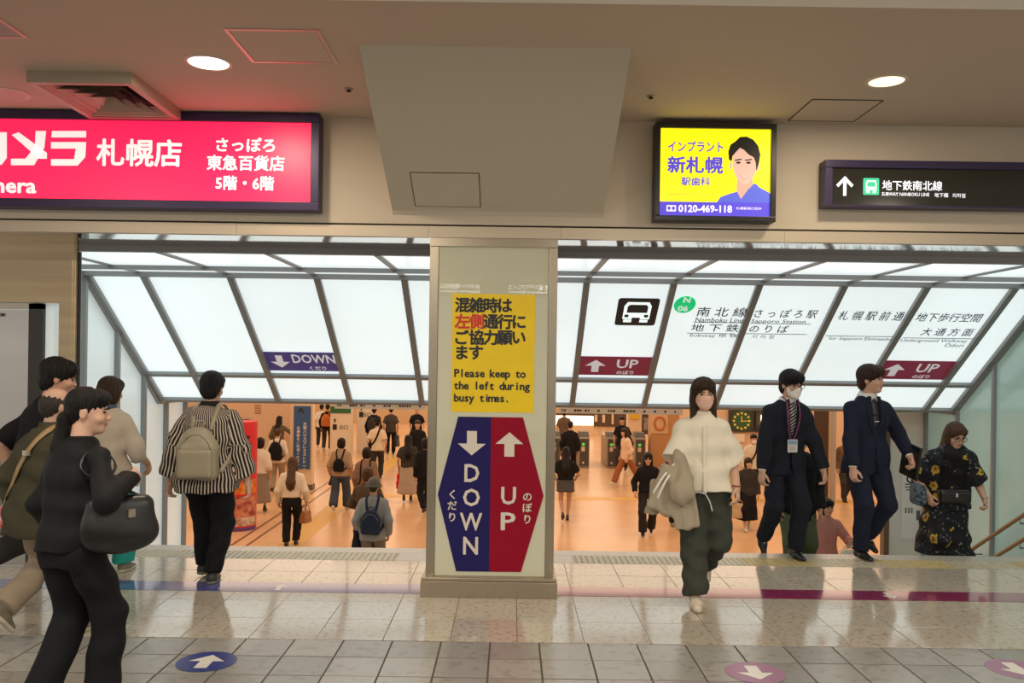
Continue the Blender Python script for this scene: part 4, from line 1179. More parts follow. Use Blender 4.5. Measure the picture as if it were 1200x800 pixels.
def ribbon(P, N, w, t):
    """flat strap along P with surface normals N"""
    mb = MB(); P = [Vector(p) for p in P]; vs = []
    for i, p in enumerate(P):
        d = (P[min(i+1, len(P)-1)] - P[max(i-1, 0)]).normalized(); n = Vector(N[i]).normalized()
        s = d.cross(n).normalized()
        vs += [p - s*w/2, p + s*w/2, p + s*w/2 + n*t, p - s*w/2 + n*t]
    fs = []
    for i in range(len(P)-1):
        for k in range(4):
            a, b = 4*i+k, 4*i+(k+1) % 4; fs.append((a, b, b+4, a+4))
    fs += [(0, 1, 2, 3), tuple(4*(len(P)-1)+k for k in (3, 2, 1, 0))]
    return mb.add(vs, fs)
def strap_on(prims, pts, w, t, off=0.002, n=10):
    P = proj(prims, bez(pts, n), off)
    f = sdf_at(prims, P); g = np.zeros_like(P)
    for i in range(3):
        Q = P.copy(); Q[:, i] += 2e-3; g[:, i] = sdf_at(prims, Q) - f
    return ribbon(P, g, w, t)

def rot(yaw=0, pitch=0, roll=0):
    """columns: right(+x) , back(+y), up. pitch>0 looks down (front is -y)"""
    return np.array((Matrix.Rotation(R(yaw), 3, 'Z') @ Matrix.Rotation(R(pitch), 3, 'X') @ Matrix.Rotation(R(roll), 3, 'Y')))

# ---------------------------------------------------------------- cloth, skin and hair
def cloth(name, col, rough=0.85, **kw):
    return mat('cloth_' + name, col, rough, spec=0.25, bump=kw.pop('bump', 0.12), bscale=kw.pop('bscale', 14), **kw)
def skin_mat():
    if 'skin' in MATS: return MATS['skin']
    m = mat('skin', (0.62, 0.36, 0.25), 0.5, spec=0.35)
    b = m.node_tree.nodes['Principled BSDF']
    at_ = m.node_tree.nodes.new('ShaderNodeVertexColor'); at_.layer_name = 'tone'
    m.node_tree.links.new(at_.outputs['Color'], b.inputs['Base Color'])
    b.inputs['Subsurface Weight'].default_value = 0.0
    return m
def hair_mat(name, c, c2):
    return mat('hair_' + name, c, 0.45, spec=0.22, noise=0.5, nscale=30, col2=c2, stretch=(4, 4, 0.6), bump=0.5, bscale=90)
HAIR = {'black': hair_mat('black', (0.012, 0.010, 0.010), (0.005, 0.004, 0.004)),
        'brown': hair_mat('brown', (0.055, 0.028, 0.015), (0.018, 0.010, 0.007)),
        'light': hair_mat('light', (0.11, 0.055, 0.028), (0.04, 0.02, 0.01)),
        'grey': hair_mat('grey', (0.05, 0.042, 0.035), (0.025, 0.02, 0.017))}

def ik(a, b, l1, l2, pole):
    a, b, pole = np.asarray(a, float), np.asarray(b, float), np.asarray(pole, float)
    v = b - a; D = np.linalg.norm(v); u = v/max(D, 1e-6)
    D2 = min(D, (l1+l2)*0.999); D2 = max(D2, abs(l1-l2)*1.01 + 1e-4)
    x = (l1*l1 - l2*l2 + D2*D2)/(2*D2); y = math.sqrt(max(l1*l1 - x*x, 0))
    p = pole - u*np.dot(pole, u); p /= max(np.linalg.norm(p), 1e-6)
    return a + u*x + p*y, a + u*D2

class Figure:
    """one person: works in the person's own frame, feet at z=0, facing -Y, sizes in metres"""
    def __init__(s, H=1.65, lean=0, side=0, head=(0, 0, 0), feet=None, hands=None, hip=0.0, build=1.0, poles=None, shw=1.0, twist=0):
        s.H = H; s.b = build
        U = H
        feet = feet or [(-.055, 0, 0, 0, 0), (.055, 0, 0, 0, 0)]      # x,y,z (of H), yaw, toe pitch
        s.feet = feet
        lo = min(f[2] for f in feet)
        mx = sum(f[0] for f in feet)/2; my = sum(f[1] for f in feet)/2
        s.P = A_(mx*U*.6, my*U*.6, (.525 + hip)*U)
        R_ = rot(0, lean, side)
        s.up = R_[:, 2]; s.fw = -R_[:, 1]; s.TW = rot(twist)
        rx = s.TW @ A_(1, 0, 0)
        s.N = s.P + s.up*.300*U
        s.hips = [s.P + A_(sx*.056*U*build, 0, -.01*U) for sx in (-1, 1)]
        s.sh = [s.N + rx*sx*(.082 + .013*build)*shw*U - s.up*.048*U for sx in (-1, 1)]
        s.HM = rot(*head)
        s.hh = .128*U*1.06 if H > 1.3 else .155*U
        s.head = s.N + s.up*.055*U + A_(0, -.012*U, 0) + s.HM @ A_(0, -.008, .072)*(U/1.65)
        s.knee, s.ank = [], []
        for i, f in enumerate(feet):
            an = A_(f[0]*U, f[1]*U + .0*U, f[2]*U + .048*U + max(0, math.sin(R(max(f[4], 0))))*.10*U)
            k, e = ik(s.hips[i], an, .243*U, .243*U, A_((-.15 if i == 0 else .15), -1, 0))
            s.knee.append(k); s.ank.append(e)
        s.elb, s.wri = [], []
        hands = hands or [None, None]
        for i in (0, 1):
            sx = (-1, 1)[i]
            tgt = hands[i] or (sx*.135, -.03, .49)
            tgt = A_(tgt[0]*U, tgt[1]*U, tgt[2]*U)
            pl = A_(sx*.5, 1, -.2) if not poles or poles[i] is None else A_(*poles[i])
            e, w = ik(s.sh[i], tgt, .170*U, .148*U, pl)
            s.elb.append(e); s.wri.append(w)
        s.root = None; s.garment = {}

    # -- skin body
    def head_prims(s):
        k = s.hh/.225; c = s.head; M = s.HM
        L = lambda *v: c + M @ (A_(*v)*k)
        E = lambda p, r: ell(L(*p), A_(*r)*k, M)
        pr = [(E((0, .016, .030), (.074, .092, .082)), .0, '+'), (E((0, -.030, -.030), (.060, .060, .080)), .03*k, '+'),
              (E((0, -.058, -.088), (.030, .028, .024)), .03*k, '+'),
              (cone(L(0, .018, -.05), s.N - s.up*.01, .049*k, .053*k), .025*k, '+')]
        for sx in (-1, 1):
            pr.append((E((sx*.033, -.094, .004), (.019, .012, .012)), .012*k, '-'))
            pr.append((E((sx*.038, -.062, -.030), (.024, .024, .02)), .02*k, '+'))
            pr.append((E((sx*.074, .012, -.010), (.008, .018, .030)), .008*k, '+'))
        pr += [(cone(L(0, -.083, .010), L(0, -.101, -.026), .007*k, .0105*k), .012*k, '+'),
               (E((0, -.097, -.030), (.016, .009, .008)), .008*k, '+'),
               (E((0, -.088, -.056), (.021, .009, .0055)), .006*k, '+'), (E((0, -.087, -.064), (.018, .009, .006)), .006*k, '+')]
        return pr
    def arm_prims(s, i, ex=0.0, upto=1.0):
        U = s.H; b = s.b
        a = [(cone(s.sh[i], s.elb[i], .026*U*b + ex, .024*U*b + ex), .03, '+'),
             (cone(s.elb[i], s.wri[i], .025*U*b + ex, .0165*U + ex), .02, '+')]
        return a
    def hand_prims(s, i, curl=0.5, hdir=None):
        U = s.H; W = s.wri[i]; sx = (-1, 1)[i]
        f = (W - s.elb[i]); f /= np.linalg.norm(f)
        d = f*0.7 + A_(0, 0, -.45) if hdir is None else A_(*hdir)
        d /= np.linalg.norm(d)
        nrm = A_(-sx, 0.25, 0.0); nrm = nrm - d*np.dot(nrm, d); nrm /= np.linalg.norm(nrm)   # palm faces the body
        wd = np.cross(d, nrm); wd /= np.linalg.norm(wd)
        if wd[1] > 0: wd = -wd            # index finger towards the front
        pr = []
        L = .056*U
        M = np.stack([wd, nrm, d], 1)
        pr.append((ell(W + d*L*.55, (.024*U, .0125*U, .034*U), M), .012, '+'))
        for j, (o, ln) in enumerate(((.017, .041), (.0057, .046), (-.0057, .043), (-.0165, .034))):
            b0 = W + d*L*.92 + wd*o*U
            th = R(18 + 40*curl)
            d1 = d*math.cos(th) + nrm*math.sin(th); th2 = th + R(20 + 60*curl)
            d2 = d*math.cos(th2) + nrm*math.sin(th2)
            b1 = b0 + d1*ln*U*.52; b2 = b1 + d2*ln*U*.48
            pr.append((cone(b0 - d*L*.35, b0, .0065*U*.9, .0058*U), .006, '+'))
            pr.append((cone(b0, b1, .0055*U, .0050*U), .003, '+')); pr.append((cone(b1, b2, .0050*U, .0042*U), .002, '+'))
        t0 = W + d*L*.30 + wd*.016*U; t1 = t0 + (d*.55 + wd*.62 + nrm*.35)*.024*U; t2 = t1 + (d*.85 + wd*.18 + nrm*.45)*.026*U
        pr.append((cone(t0, t1, .0085*U, .0068*U), .008, '+')); pr.append((cone(t1, t2, .0065*U, .0052*U), .003, '+'))
        s.palm = getattr(s, 'palm', {}); s.palm[i] = W + d*L*1.05 + nrm*.014*U
        return pr
    def torso_rows(s, ex=0.0, exy=None, lo=.44, hi=.835):
        U = s.H; b = s.b; exy = ex if exy is None else exy
        tab = [(.44, .098, .070), (.50, .102, .073), (.56, .095, .066), (.62, .086, .060), (.70, .093, .066), (.75, .092, .062), (.785, .074, .052), (.81, .050, .042), (.828, .034, .036)]
        rows = []
        for z, rx, ry in tab:
            t = (z*U - s.P[2])/(s.N[2] - s.P[2])
            c = s.P + (s.N - s.P)*max(t, 0)
            rows.append([z*U if t < 0 else c[2], c[0], c[1] + .004*U, rx*U*b + ex, ry*U*b + exy])
        zs_ = np.array([r[0] for r in rows]); o = np.argsort(zs_)
        return [rows[i] for i in o]
    def leg_prims(s, i, ex=0.0):
        U = s.H; b = s.b
        return [(cone(s.hips[i] + A_(0, 0, -.02*U), s.knee[i], .050*U*b + ex, .034*U*b + ex), .03, '+'),
                (cone(s.knee[i], s.ank[i], .033*U*b + ex, .022*U + ex), .02, '+'),
                (cone(s.knee[i]*.8 + s.ank[i]*.2 + A_(0, .004*U, 0), s.knee[i]*.45 + s.ank[i]*.55, .029*U + ex, .023*U + ex), .02, '+')]
    def body_prims(s, curl=(.5, .5), hdir=(None, None)):
        U = s.H
        pr = [(loft(s.torso_rows(-.014)[1:]), .02, '+')]
        for i in (0, 1):
            pr.append((cone(s.N - s.up*.004*U, s.sh[i], .018*U, .021*U), .03, '+'))
            pr += s.arm_prims(i) + s.leg_prims(i, -.004)
            an = s.ank[i]
            pr.append((cone(an, an + rot(s.feet[i][3], s.feet[i][4]) @ A_(0, -.05*U, -.026*U), .017*U, .013*U), .02, '+'))
        hp = s.head_prims(); hands = [s.hand_prims(i, curl[i], hdir[i]) for i in (0, 1)]
        return pr, hp, hands

def person(name, label, fig, loc, rz, px, tone=(0.60, 0.36, 0.255), curl=(.5, .5), hdir=(None, None), group=None, face=True, lips=(0.42, 0.15, 0.13)):
    """px: size of one photo pixel at that depth in metres -> mesh fineness"""
    root = thing(name, label, 'person', loc, rz, group)
    fig.root = root; fig.px = px
    pr, hp, hands = fig.body_prims(curl, hdir)
    allp = pr + hp + hands[0] + hands[1]
    parts = []
    hc = max(px*1.5, .010); hf = min(max(px*.62, .0042), .011); hh = min(max(px*.9, .0045), .0075)
    # coarse body, fine head and hands, all from the same field
    boxes = []
    R_h = .155*fig.hh/.225
    boxes.append((fig.head - R_h, fig.head + R_h, hf, hp + pr[:3]))
    for i in (0, 1):
        lo = np.min([p.lo for p, k, o in hands[i]], 0) - .02; hi = np.max([p.hi for p, k, o in hands[i]], 0) + .02
        boxes.append((lo, hi, hh, hands[i] + pr))
    V, Q = nets(*field(allp, hc), hc)
    cen = V[Q].mean(1); keep = np.ones(len(Q), bool)
    for lo, hi, h, _ in boxes:
        keep &= ~np.all((cen > lo + 1.3*hc) & (cen < hi - 1.3*hc), axis=1)
    Vs, Qs, n = [V], [Q[keep]], len(V)
    for lo, hi, h, pp in boxes:
        F, l0 = field(pp, h, lo, hi)
        v, q = nets(F, l0, h)
        c = v[q].mean(1) if len(q) else np.zeros((0, 3))
        q = q[np.all((c > lo + 1.6*h) & (c < hi - 1.6*h), axis=1)] if len(q) else q
        Vs.append(v); Qs.append(q + n); n += len(v)
    V = np.concatenate(Vs); Q = np.concatenate(Qs)
    used = np.unique(Q); mp = np.full(len(V), -1); mp[used] = np.arange(len(used)); V = V[used]; Q = mp[Q]
    me = np_mesh('body', V, Q)
    # skin tone and lips
    colr = np.tile(np.array([*tone, 1.0]), (len(V), 1))
    k = fig.hh/.225; L = ((V - fig.head) @ fig.HM)/k
    lip = (np.abs(L[:, 0]) < .021) & (L[:, 1] < -.078) & (np.abs(L[:, 2] + .060) < .0105)
    colr[lip, :3] = lips
    ca = me.color_attributes.new('tone', 'FLOAT_COLOR', 'POINT')
    ca.data.foreach_set('color', colr.astype(np.float32).ravel())
    fig.body = link('body', me, skin_mat(), root)
    if face:
        hl = lambda *v: fig.head + fig.HM @ (A_(*v)*k)
        for sx in (-1, 1):
            ey = MB()
            pts, fs = uv_ell(hl(sx*.032, -.0805, .004), A_(.0125, .0075, .0058)*k, fig.HM, 10, 6)
            MB().add(pts, fs).build('eye', mat('eye_dark', (0.010, 0.007, 0.006), 0.25), root, True)
            MB().tube([hl(sx*.014, -.093, .021), hl(sx*.030, -.094, .0255), hl(sx*.047, -.082, .021)], .0035*k, 6).build('eyebrow', mat('brow', (0.02, 0.014, 0.012), 0.8), root, True)
    return root

def uv_ell(c, r, M, n=12, m=8):
    vs, fs = [], []
    for i in range(m+1):
        for j in range(n):
            a, b = math.pi*i/m, 2*math.pi*j/n
            vs.append(c + M @ (A_(math.sin(a)*math.cos(b), math.sin(a)*math.sin(b), math.cos(a))*r))
    for i in range(m):
        for j in range(n):
            fs.append((i*n+j, (i+1)*n+j, (i+1)*n+(j+1) % n, i*n+(j+1) % n))
    return vs, fs

def folds(seed, amp, s=1.0):
    rr = random.Random(seed)
    ws = [(rr.uniform(-26, 26)*s, rr.uniform(-20, 20)*s, rr.uniform(14, 48)*s, rr.uniform(0, 6)) for _ in range(3)]
    ws += [(rr.uniform(18, 34)*s, rr.uniform(-20, 20)*s, rr.uniform(-6, 6)*s, rr.uniform(0, 6)) for _ in range(2)]
    def f(x, y, z):
        t = 0
        for a, b, c, p in ws: t = t + np.sin(a*x + b*y + c*z + p)
        return (amp/2.2*t).astype(np.float32)
    return f

# -- garments -----------------------------------------------------
def top_prims(f, sleeve=1.0, ex=.016, hem=.47, flare=0.0, cuff=0.0, neck=True, bodyx=None, bodyy=None):
    """shirt / jacket: torso, shoulders and sleeves down to a fraction of the arm"""
    U = f.H
    rows = f.torso_rows(ex if bodyx is None else bodyx, (ex if bodyx is None else bodyx) if bodyy is None else bodyy)
    z0 = hem*U
    Z = np.array([r[0] for r in rows]); arr = np.array(rows)
    base = [np.interp(z0, Z, arr[:, i]) for i in range(1, 5)]
    out = [[z0, base[0], base[1], base[2] + flare, base[3] + flare]]
    for r in rows:
        if r[0] > z0 + .01:
            t = max(0.0, min(1.0, (.66*U - r[0])/(.66*U - z0))) if z0 < .66*U else 0
            out.append([r[0], r[1], r[2], r[3] + flare*t, r[4] + flare*t])
    pr = [(loft(out, 2.3), 0, '+')]
    for i in (0, 1):
        sh, el, wr = f.sh[i], f.elb[i], f.wri[i]
        pr.append((cone(f.N - f.up*.004*U, sh, .021*U + ex*.3, .024*U + ex*.4), .06, '+'))
        ra, rb, rc = .027*U*f.b + ex*.65, .025*U*f.b + ex, .018*U + ex + cuff
        l1 = np.linalg.norm(el-sh); l2 = np.linalg.norm(wr-el); t = sleeve*(l1+l2)
        if t <= l1:
            k = t/l1; e2 = sh + (el-sh)*k
            pr.append((cone(sh, e2, ra, ra + (rb-ra)*k + cuff, (0, 1)), .035, '+'))
        else:
            k = (t-l1)/l2; w2 = el + (wr-el)*k
            pr.append((cone(sh, el, ra, rb), .035, '+')); pr.append((cone(el, w2, rb, rb + (rc-rb)*k, (0, 1)), .018, '+'))
    return pr
def collar(f, m, ex=.010, h=.03, col_r=.058):
    """collar ring round the neck"""
    U = f.H; k = U/1.65; mb = MB(); n = 22
    u = f.up; c0 = f.N + u*.010*U + A_(0, .002, 0)
    ring = lambda r, z, dy: [c0 + A_(math.cos(2*math.pi*j/n)*r*k, math.sin(2*math.pi*j/n)*r*k*.95 + dy, 0) + u*(z*k + (.012*k if math.sin(2*math.pi*j/n) > 0 else 0)) for j in range(n)]
    rs = [ring(col_r+.004, -.012, 0), ring(col_r, h, .0), ring(col_r+.012, h-.002, 0), ring(col_r+.022, -.012, 0)]
    vs = [v for r in rs for v in r]
    fs = [(i*n+j, i*n+(j+1) % n, (i+1)*n+(j+1) % n, (i+1)*n+j) for i in range(3) for j in range(n)]
    return mb.add(vs, fs).build('collar', m, f.root, True)

def wear_top(f, name, m, h=None, fold=.006, seed=1, cut=None, **kw):
    pr = top_prims(f, **kw)
    if cut: pr = pr + cut
    f.garment[name] = pr; f.garment['top'] = pr
    h = h or max(f.px*1.15, .009)
    return sdf_mesh(name, pr, h, m, f.root, warp=folds(seed, fold) if fold else None)

def trouser_prims(f, ex=.012, hem=1.0, flare=0.0, waist=.60, thigh=0.0, tight=0.0):
    U = f.H; rows = f.torso_rows(.002 + tight)
    Z = np.array([r[0] for r in rows]); arr = np.array(rows)
    out = []
    for z in (.445, .49, .53, .57, waist):
        out.append([z*U] + [np.interp(z*U, Z, arr[:, i]) for i in range(1, 5)])
    pr = [(loft(out, 2.2), 0, '+')]
    for i in (0, 1):
        hp, kn, an = f.hips[i], f.knee[i], f.ank[i]
        e = kn + (an - kn)*hem
        pr.append((cone(hp + A_(0, 0, -.025*U), kn, .050*U*f.b + ex*.7 + thigh, .037*U*f.b + ex + thigh*.6), .02, '+'))
        pr.append((cone(kn, e, .038*U*f.b + ex + thigh*.6, .027*U + ex + flare, (0, 1)), .02, '+'))
    return pr
def wear_trousers(f, m, seed=2, fold=.006, name='trousers', h=None, **kw):
    pr = trouser_prims(f, **kw); f.garment['trousers'] = pr
    return sdf_mesh(name, pr, h or max(f.px*1.2, .009), m, f.root, warp=folds(seed, fold) if fold else None)
def wear_skirt(f, m, hem=.2, flare=.06, waist=.61, seed=3, fold=.004, ex=.012, name='skirt', cx=0, cy=0):
    U = f.H; rows = f.torso_rows(ex); Z = np.array([r[0] for r in rows]); arr = np.array(rows)
    g = lambda z: [np.interp(z*U, Z, arr[:, i]) for i in range(1, 5)]
    b = g(.5)
    out = [[hem*U, b[0] + cx, b[1] + cy, b[2] + flare, b[3] + flare*1.1]]
    for z in (.49, .54, waist):
        if z > hem + .02: out.append([z*U] + g(z))
    pr = [(loft(out), 0, '+')]
    for i in (0, 1):
        zb = hem*U; k_ = f.knee[i]; a_ = f.ank[i]
        e = k_ + (a_ - k_)*min(1, max(0, (k_[2]-zb)/max(k_[2]-a_[2], .01))) if k_[2] > zb else f.hips[i] + (k_ - f.hips[i])*(f.hips[i][2]-zb)/(f.hips[i][2]-k_[2])
        if k_[2] > zb: pr += [(cone(f.hips[i], k_, .06*U, .056*U), .04, '+'), (cone(k_, e, .056*U, .05*U, (0, 1)), .04, '+')]
        else: pr += [(cone(f.hips[i], e, .06*U, .054*U, (0, 1)), .04, '+')]
    pr.append((half((0, 0, -1), -hem*U), .005, '&')); f.garment['skirt'] = pr
    return sdf_mesh(name, pr, max(f.px*1.2, .009), m, f.root, warp=folds(seed, fold) if fold else None)
def shoes(f, m, sole=None, chunky=0.0, h=None, label=None):
    U = f.H; k = U/1.65
    for i in (0, 1):
        an = f.ank[i]; ft = f.feet[i]
        M = rot(ft[3], ft[4])
        L = lambda *v: an + M @ (A_(*v)*k)
        c = chunky
        pr = [(cone(L(0, .030, -.038), L(0, -.045, -.046), .034*k + c, .037*k + c), .0, '+'), (cone(L(0, -.045, -.046), L(0, -.135, -.057), .037*k + c, .024*k + c), .03, '+'),
              (cone(L(0, .012, -.03), an + (f.knee[i] - an)*(.16 if not sole else .07), .036*k + c, .033*k + c, (0, 1)), .025, '+')]
        nrm = M @ A_(0, 0, -1)
        pr.append((half(nrm, float(nrm @ L(0, 0, -.070 if not sole else -.062))), .004, '&'))
        hh = h or max(f.px*.9, .006)
        o = sdf_mesh('shoe', pr, hh, m, f.root)
        if sole:
            ps = [(cone(L(0, .032, -.055), L(0, -.045, -.055), .036*k + c, .040*k + c), .0, '+'), (cone(L(0, -.045, -.055), L(0, -.140, -.055), .040*k + c, .030*k + c), .02, '+'),
                  (half(nrm, float(nrm @ L(0, 0, -.078))), 0, '&'), (half(-nrm, float(-nrm @ L(0, 0, -.054))), 0, '&')]
            sdf_mesh('sole', ps, hh, sole, o)

def hair(f, style, m, seed=5, bang=.0, part=0):
    k = f.hh/.225; c, M = f.head, f.HM
    L = lambda *v: c + M @ (A_(*v)*k)
    E = lambda p, r: ell(L(*p), A_(*r)*k, M)
    facecut = lambda zt: [(E((0, -.105, -.055 + zt), (.062, .062, .092)), .012*k, '-')]
    pr = []
    if style == 'short':
        pr = [(E((0, .020, .038), (.084, .103, .090)), 0, '+'), (E((0, .062, -.02), (.066, .050, .070)), .02*k, '+'), (E((0, -.055, .075), (.070, .050, .040)), .03*k, '+')]
        pr += facecut(.012 + bang)
        for sx in (-1, 1): pr += [(E((sx*.088, .000, -.045), (.030, .032, .045)), .008*k, '-')]
    elif style == 'round':    # fuller short hair, ears half covered
        pr = [(E((0, .022, .040), (.092, .108, .096)), 0, '+'), (E((0, .060, -.03), (.076, .054, .075)), .02*k, '+'), (E((0, -.055, .070), (.074, .052, .045)), .03*k, '+')]
        pr += facecut(.0 + bang)
        for sx in (-1, 1): pr += [(E((sx*.09, -.005, -.055), (.026, .030, .036)), .008*k, '-')]
    elif style == 'bob':
        pr = [(E((0, .020, .035), (.092, .106, .096)), 0, '+'), (E((0, .030, -.035), (.096, .084, .105)), .03*k, '+'), (E((0, -.055, .065), (.072, .050, .045)), .03*k, '+')]
        pr += facecut(-.005 + bang)
    elif style in ('long', 'longback', 'wavy'):
        pr = [(E((0, .020, .035), (.091, .106, .096)), 0, '+'), (E((0, .034, -.035), (.094, .078, .100)), .03*k, '+'), (E((0, -.055, .068), (.070, .048, .042)), .03*k, '+')]
        for sx in (-1, 1):
            pr.append((cone(L(sx*.062, .012, -.06), L(sx*.082, -.02 if style != 'longback' else .05, -.24), .034*k, .024*k), .03*k, '+'))
        pr += facecut(.0 + bang)
        nb = f.N + f.up*-.10*f.H + A_(0, .085*f.H*f.b + .012, 0)
        pr.append((cone(L(0, .06, -.04), nb, .074*k, .085*k), .04*k, '+'))
        for sx in (-1, 0, 1): pr.append((cone(nb + A_(sx*.045*k, -.01, 0), nb + A_(sx*.05*k, .0, -(.075 + .02*(sx == 0))*f.H), .055*k, .020*k), .02*k, '+'))
    elif style == 'ponytail':
        pr = [(E((0, .022, .038), (.081, .100, .089)), 0, '+'), (E((0, .058, -.01), (.066, .050, .066)), .02*k, '+'), (E((0, -.05, .07), (.066, .048, .042)), .03*k, '+')]
        pr += facecut(.01 + bang)
        for sx in (-1, 1): pr += [(E((sx*.088, .000, -.05), (.028, .030, .045)), .008*k, '-')]
        pr += [(ell(L(0, .112, -.045), A_(.030, .030, .030)*k), .015*k, '+'), (cone(L(0, .112, -.06), L(0, .112, -.20), .034*k, .040*k), .02*k, '+'), (cone(L(0, .112, -.20), L(0, .10, -.34), .040*k, .012*k), .02*k, '+')]
    elif style == 'bun':
        pr = [(E((0, .022, .038), (.081, .100, .089)), 0, '+'), (E((0, .058, -.01), (.066, .050, .066)), .02*k, '+'), (E((0, -.05, .07), (.066, .048, .042)), .03*k, '+')]
        pr += facecut(.01)
        pr += [(ell(L(0, .12, -.0), A_(.042, .038, .042)*k), .012*k, '+')]
    elif style == 'bald':
        pr = [(E((0, .026, .012), (.081, .094, .075)), 0, '+'), (E((0, .058, -.025), (.068, .050, .065)), .02*k, '+'),
              (E((0, -.045, .10), (.090, .130, .068)), .01*k, '-')]
        pr += [(E((0, -.09, -.03), (.1, .075, .12)), .012*k, '-')]
        for sx in (-1, 1): pr += [(E((sx*.088, .006, -.035), (.026, .026, .036)), .008*k, '-')]
    rr = random.Random(seed); ph = [rr.uniform(0, 6) for _ in range(4)]
    am = .0030*k
    def warp(x, y, z):
        q = [(M[0, i]*(x-c[0]) + M[1, i]*(y-c[1]) + M[2, i]*(z-c[2])) for i in range(2)]
        an = np.arctan2(q[0], q[1])
        return (am*(np.sin(17*an + ph[0] + 14*z) + .7*np.sin(29*an + ph[1] - 25*z))).astype(np.float32)
    return sdf_mesh('hair', pr, max(f.px*.9, .0062), m, f.root, warp=warp)

def mask(f, m):
    k = f.hh/.225; c, M = f.head, f.HM
    L = lambda *v: c + M @ (A_(*v)*k); E = lambda p, r: ell(L(*p), A_(*r)*k, M)
    pr = [(E((0, -.034, -.040), (.066, .066, .064)), 0, '+'), (E((0, -.062, -.080), (.038, .036, .032)), .03*k, '+'), (E((0, -.085, -.028), (.022, .026, .026)), .02*k, '+')]
    f_ = M @ A_(0, 1, 0)
    pr.append((half(f_, float(f_ @ L(0, -.022, 0))), .006, '&'))
    u_ = M @ A_(0, 0, 1)
    pr.append((half(u_, float(u_ @ L(0, 0, -.006))), .006, '&'))
    o = sdf_mesh('face_mask', pr, max(f.px*.7, .005), m, f.root)
    for sx in (-1, 1):
        MB().tube([L(sx*.062, -.03, -.03), L(sx*.078, .012, -.005)], .0022*k, 6).build('ear_loop', m, o)
    return o
def glasses(f, m, dark=False):
    k = f.hh/.225; c, M = f.head, f.HM
    L = lambda *v: c + M @ (A_(*v)*k)
    mb = MB()
    for sx in (-1, 1):
        n = 18
        mb.tube([L(sx*.034 + .026*math.cos(2*math.pi*j/n), -.097, .002 + .019*math.sin(2*math.pi*j/n)) for j in range(n+1)], .0026*k, 6)
        mb.tube([L(sx*.06, -.096, .006), L(sx*.078, -.05, .008), L(sx*.080, .012, .004)], .002*k, 6)
    mb.tube([L(-.01, -.100, .006), L(.01, -.100, .006)], .0022*k, 6)
    o = mb.build('glasses', m, f.root, True)
    if dark:
        for sx in (-1, 1):
            pts, fs = uv_ell(L(sx*.034, -.096, .002), A_(.027, .004, .020)*k, M, 14, 6)
            MB().add(pts, fs).build('lens', mat('dark_lens', (0.01, 0.008, 0.008), 0.15), o, True)
    return o
def hat_bucket(f, m):
    k = f.hh/.225; c, M = f.head, f.HM
    L = lambda *v: c + M @ (A_(*v)*k); E = lambda p, r: ell(L(*p), A_(*r)*k, M)
    u_ = M @ A_(0, 0, 1)
    pr = [(E((0, .016, .045), (.098, .114, .100)), 0, '+'), (half(-u_, float(-u_ @ L(0, 0, .035))), .01, '&'),
          (cone(L(0, .012, .05), L(0, .012, -.012), .100*k, .134*k, (1, 1)), .02, '+')]
    return sdf_mesh('bucket_hat', pr, max(f.px*.8, .007), m, f.root)
def hat_cap(f, m):
    k = f.hh/.225; c, M = f.head, f.HM
    L = lambda *v: c + M @ (A_(*v)*k); E = lambda p, r: ell(L(*p), A_(*r)*k, M)
    u_ = M @ A_(0, 0, 1)
    pr = [(E((0, .016, .040), (.092, .108, .094)), 0, '+'), (half(-u_, float(-u_ @ L(0, 0, .040))), .004, '&'), (ell(L(0, -.115, .045), A_(.07, .065, .010)*k, M), .012*k, '+')]
    return sdf_mesh('cap', pr, max(f.px*.8, .007), m, f.root)
# ================================================================ THE PEOPLE IN VIEW
def spot(px, d, z=0.0, zm=0.9):
    yup = (z + zm - CAM_H)*1000/d
    return ((px - 600 - yup*.014)*d/1000, d, z)
def low(px, d): return spot(px, d, Z_LOW, 1.0)
C_BLACK = cloth('black', (0.0065, 0.0065, 0.008)); C_NAVY = cloth('navy', (0.010, 0.014, 0.032)); C_INK = cloth('blue_black', (0.010, 0.012, 0.020))
C_WHITE = cloth('white', (0.78, 0.76, 0.72)); C_CREAM = cloth('cream', (0.66, 0.60, 0.48)); C_BEIGE = cloth('beige', (0.46, 0.38, 0.28))
C_OLIVE = cloth('olive', (0.050, 0.046, 0.024)); C_KHAKI = cloth('khaki', (0.30, 0.23, 0.16)); C_GREEN = cloth('dark_green', (0.045, 0.050, 0.038))
C_DENIM = cloth('denim', (0.05, 0.065, 0.10)); C_BROWN = cloth('brown', (0.15, 0.09, 0.05)); C_RUST = cloth('rust', (0.30, 0.10, 0.035)); C_GREY = cloth('grey', (0.20, 0.18, 0.16))
C_CHAR = cloth('charcoal', (0.035, 0.032, 0.030)); C_TEAL = cloth('teal', (0.02, 0.30, 0.25)); C_PINK = cloth('pink', (0.52, 0.24, 0.21)); C_SAGE = cloth('sage_green', (0.085, 0.115, 0.055))
L_BLACK = mat('black_leather', (0.010, 0.010, 0.010), 0.28); L_BROWN = mat('brown_leather', (0.30, 0.13, 0.05), 0.45); S_WHITE = cloth('shoe_white', (0.6, 0.57, 0.5)); S_GREY = cloth('shoe_grey', (0.22, 0.20, 0.16))
S_SOLE = cloth('sole_cream', (0.50, 0.44, 0.34)); L_KHAKI = mat('khaki_leather', (0.32, 0.28, 0.19), 0.42, bump=0.1, bscale=12)

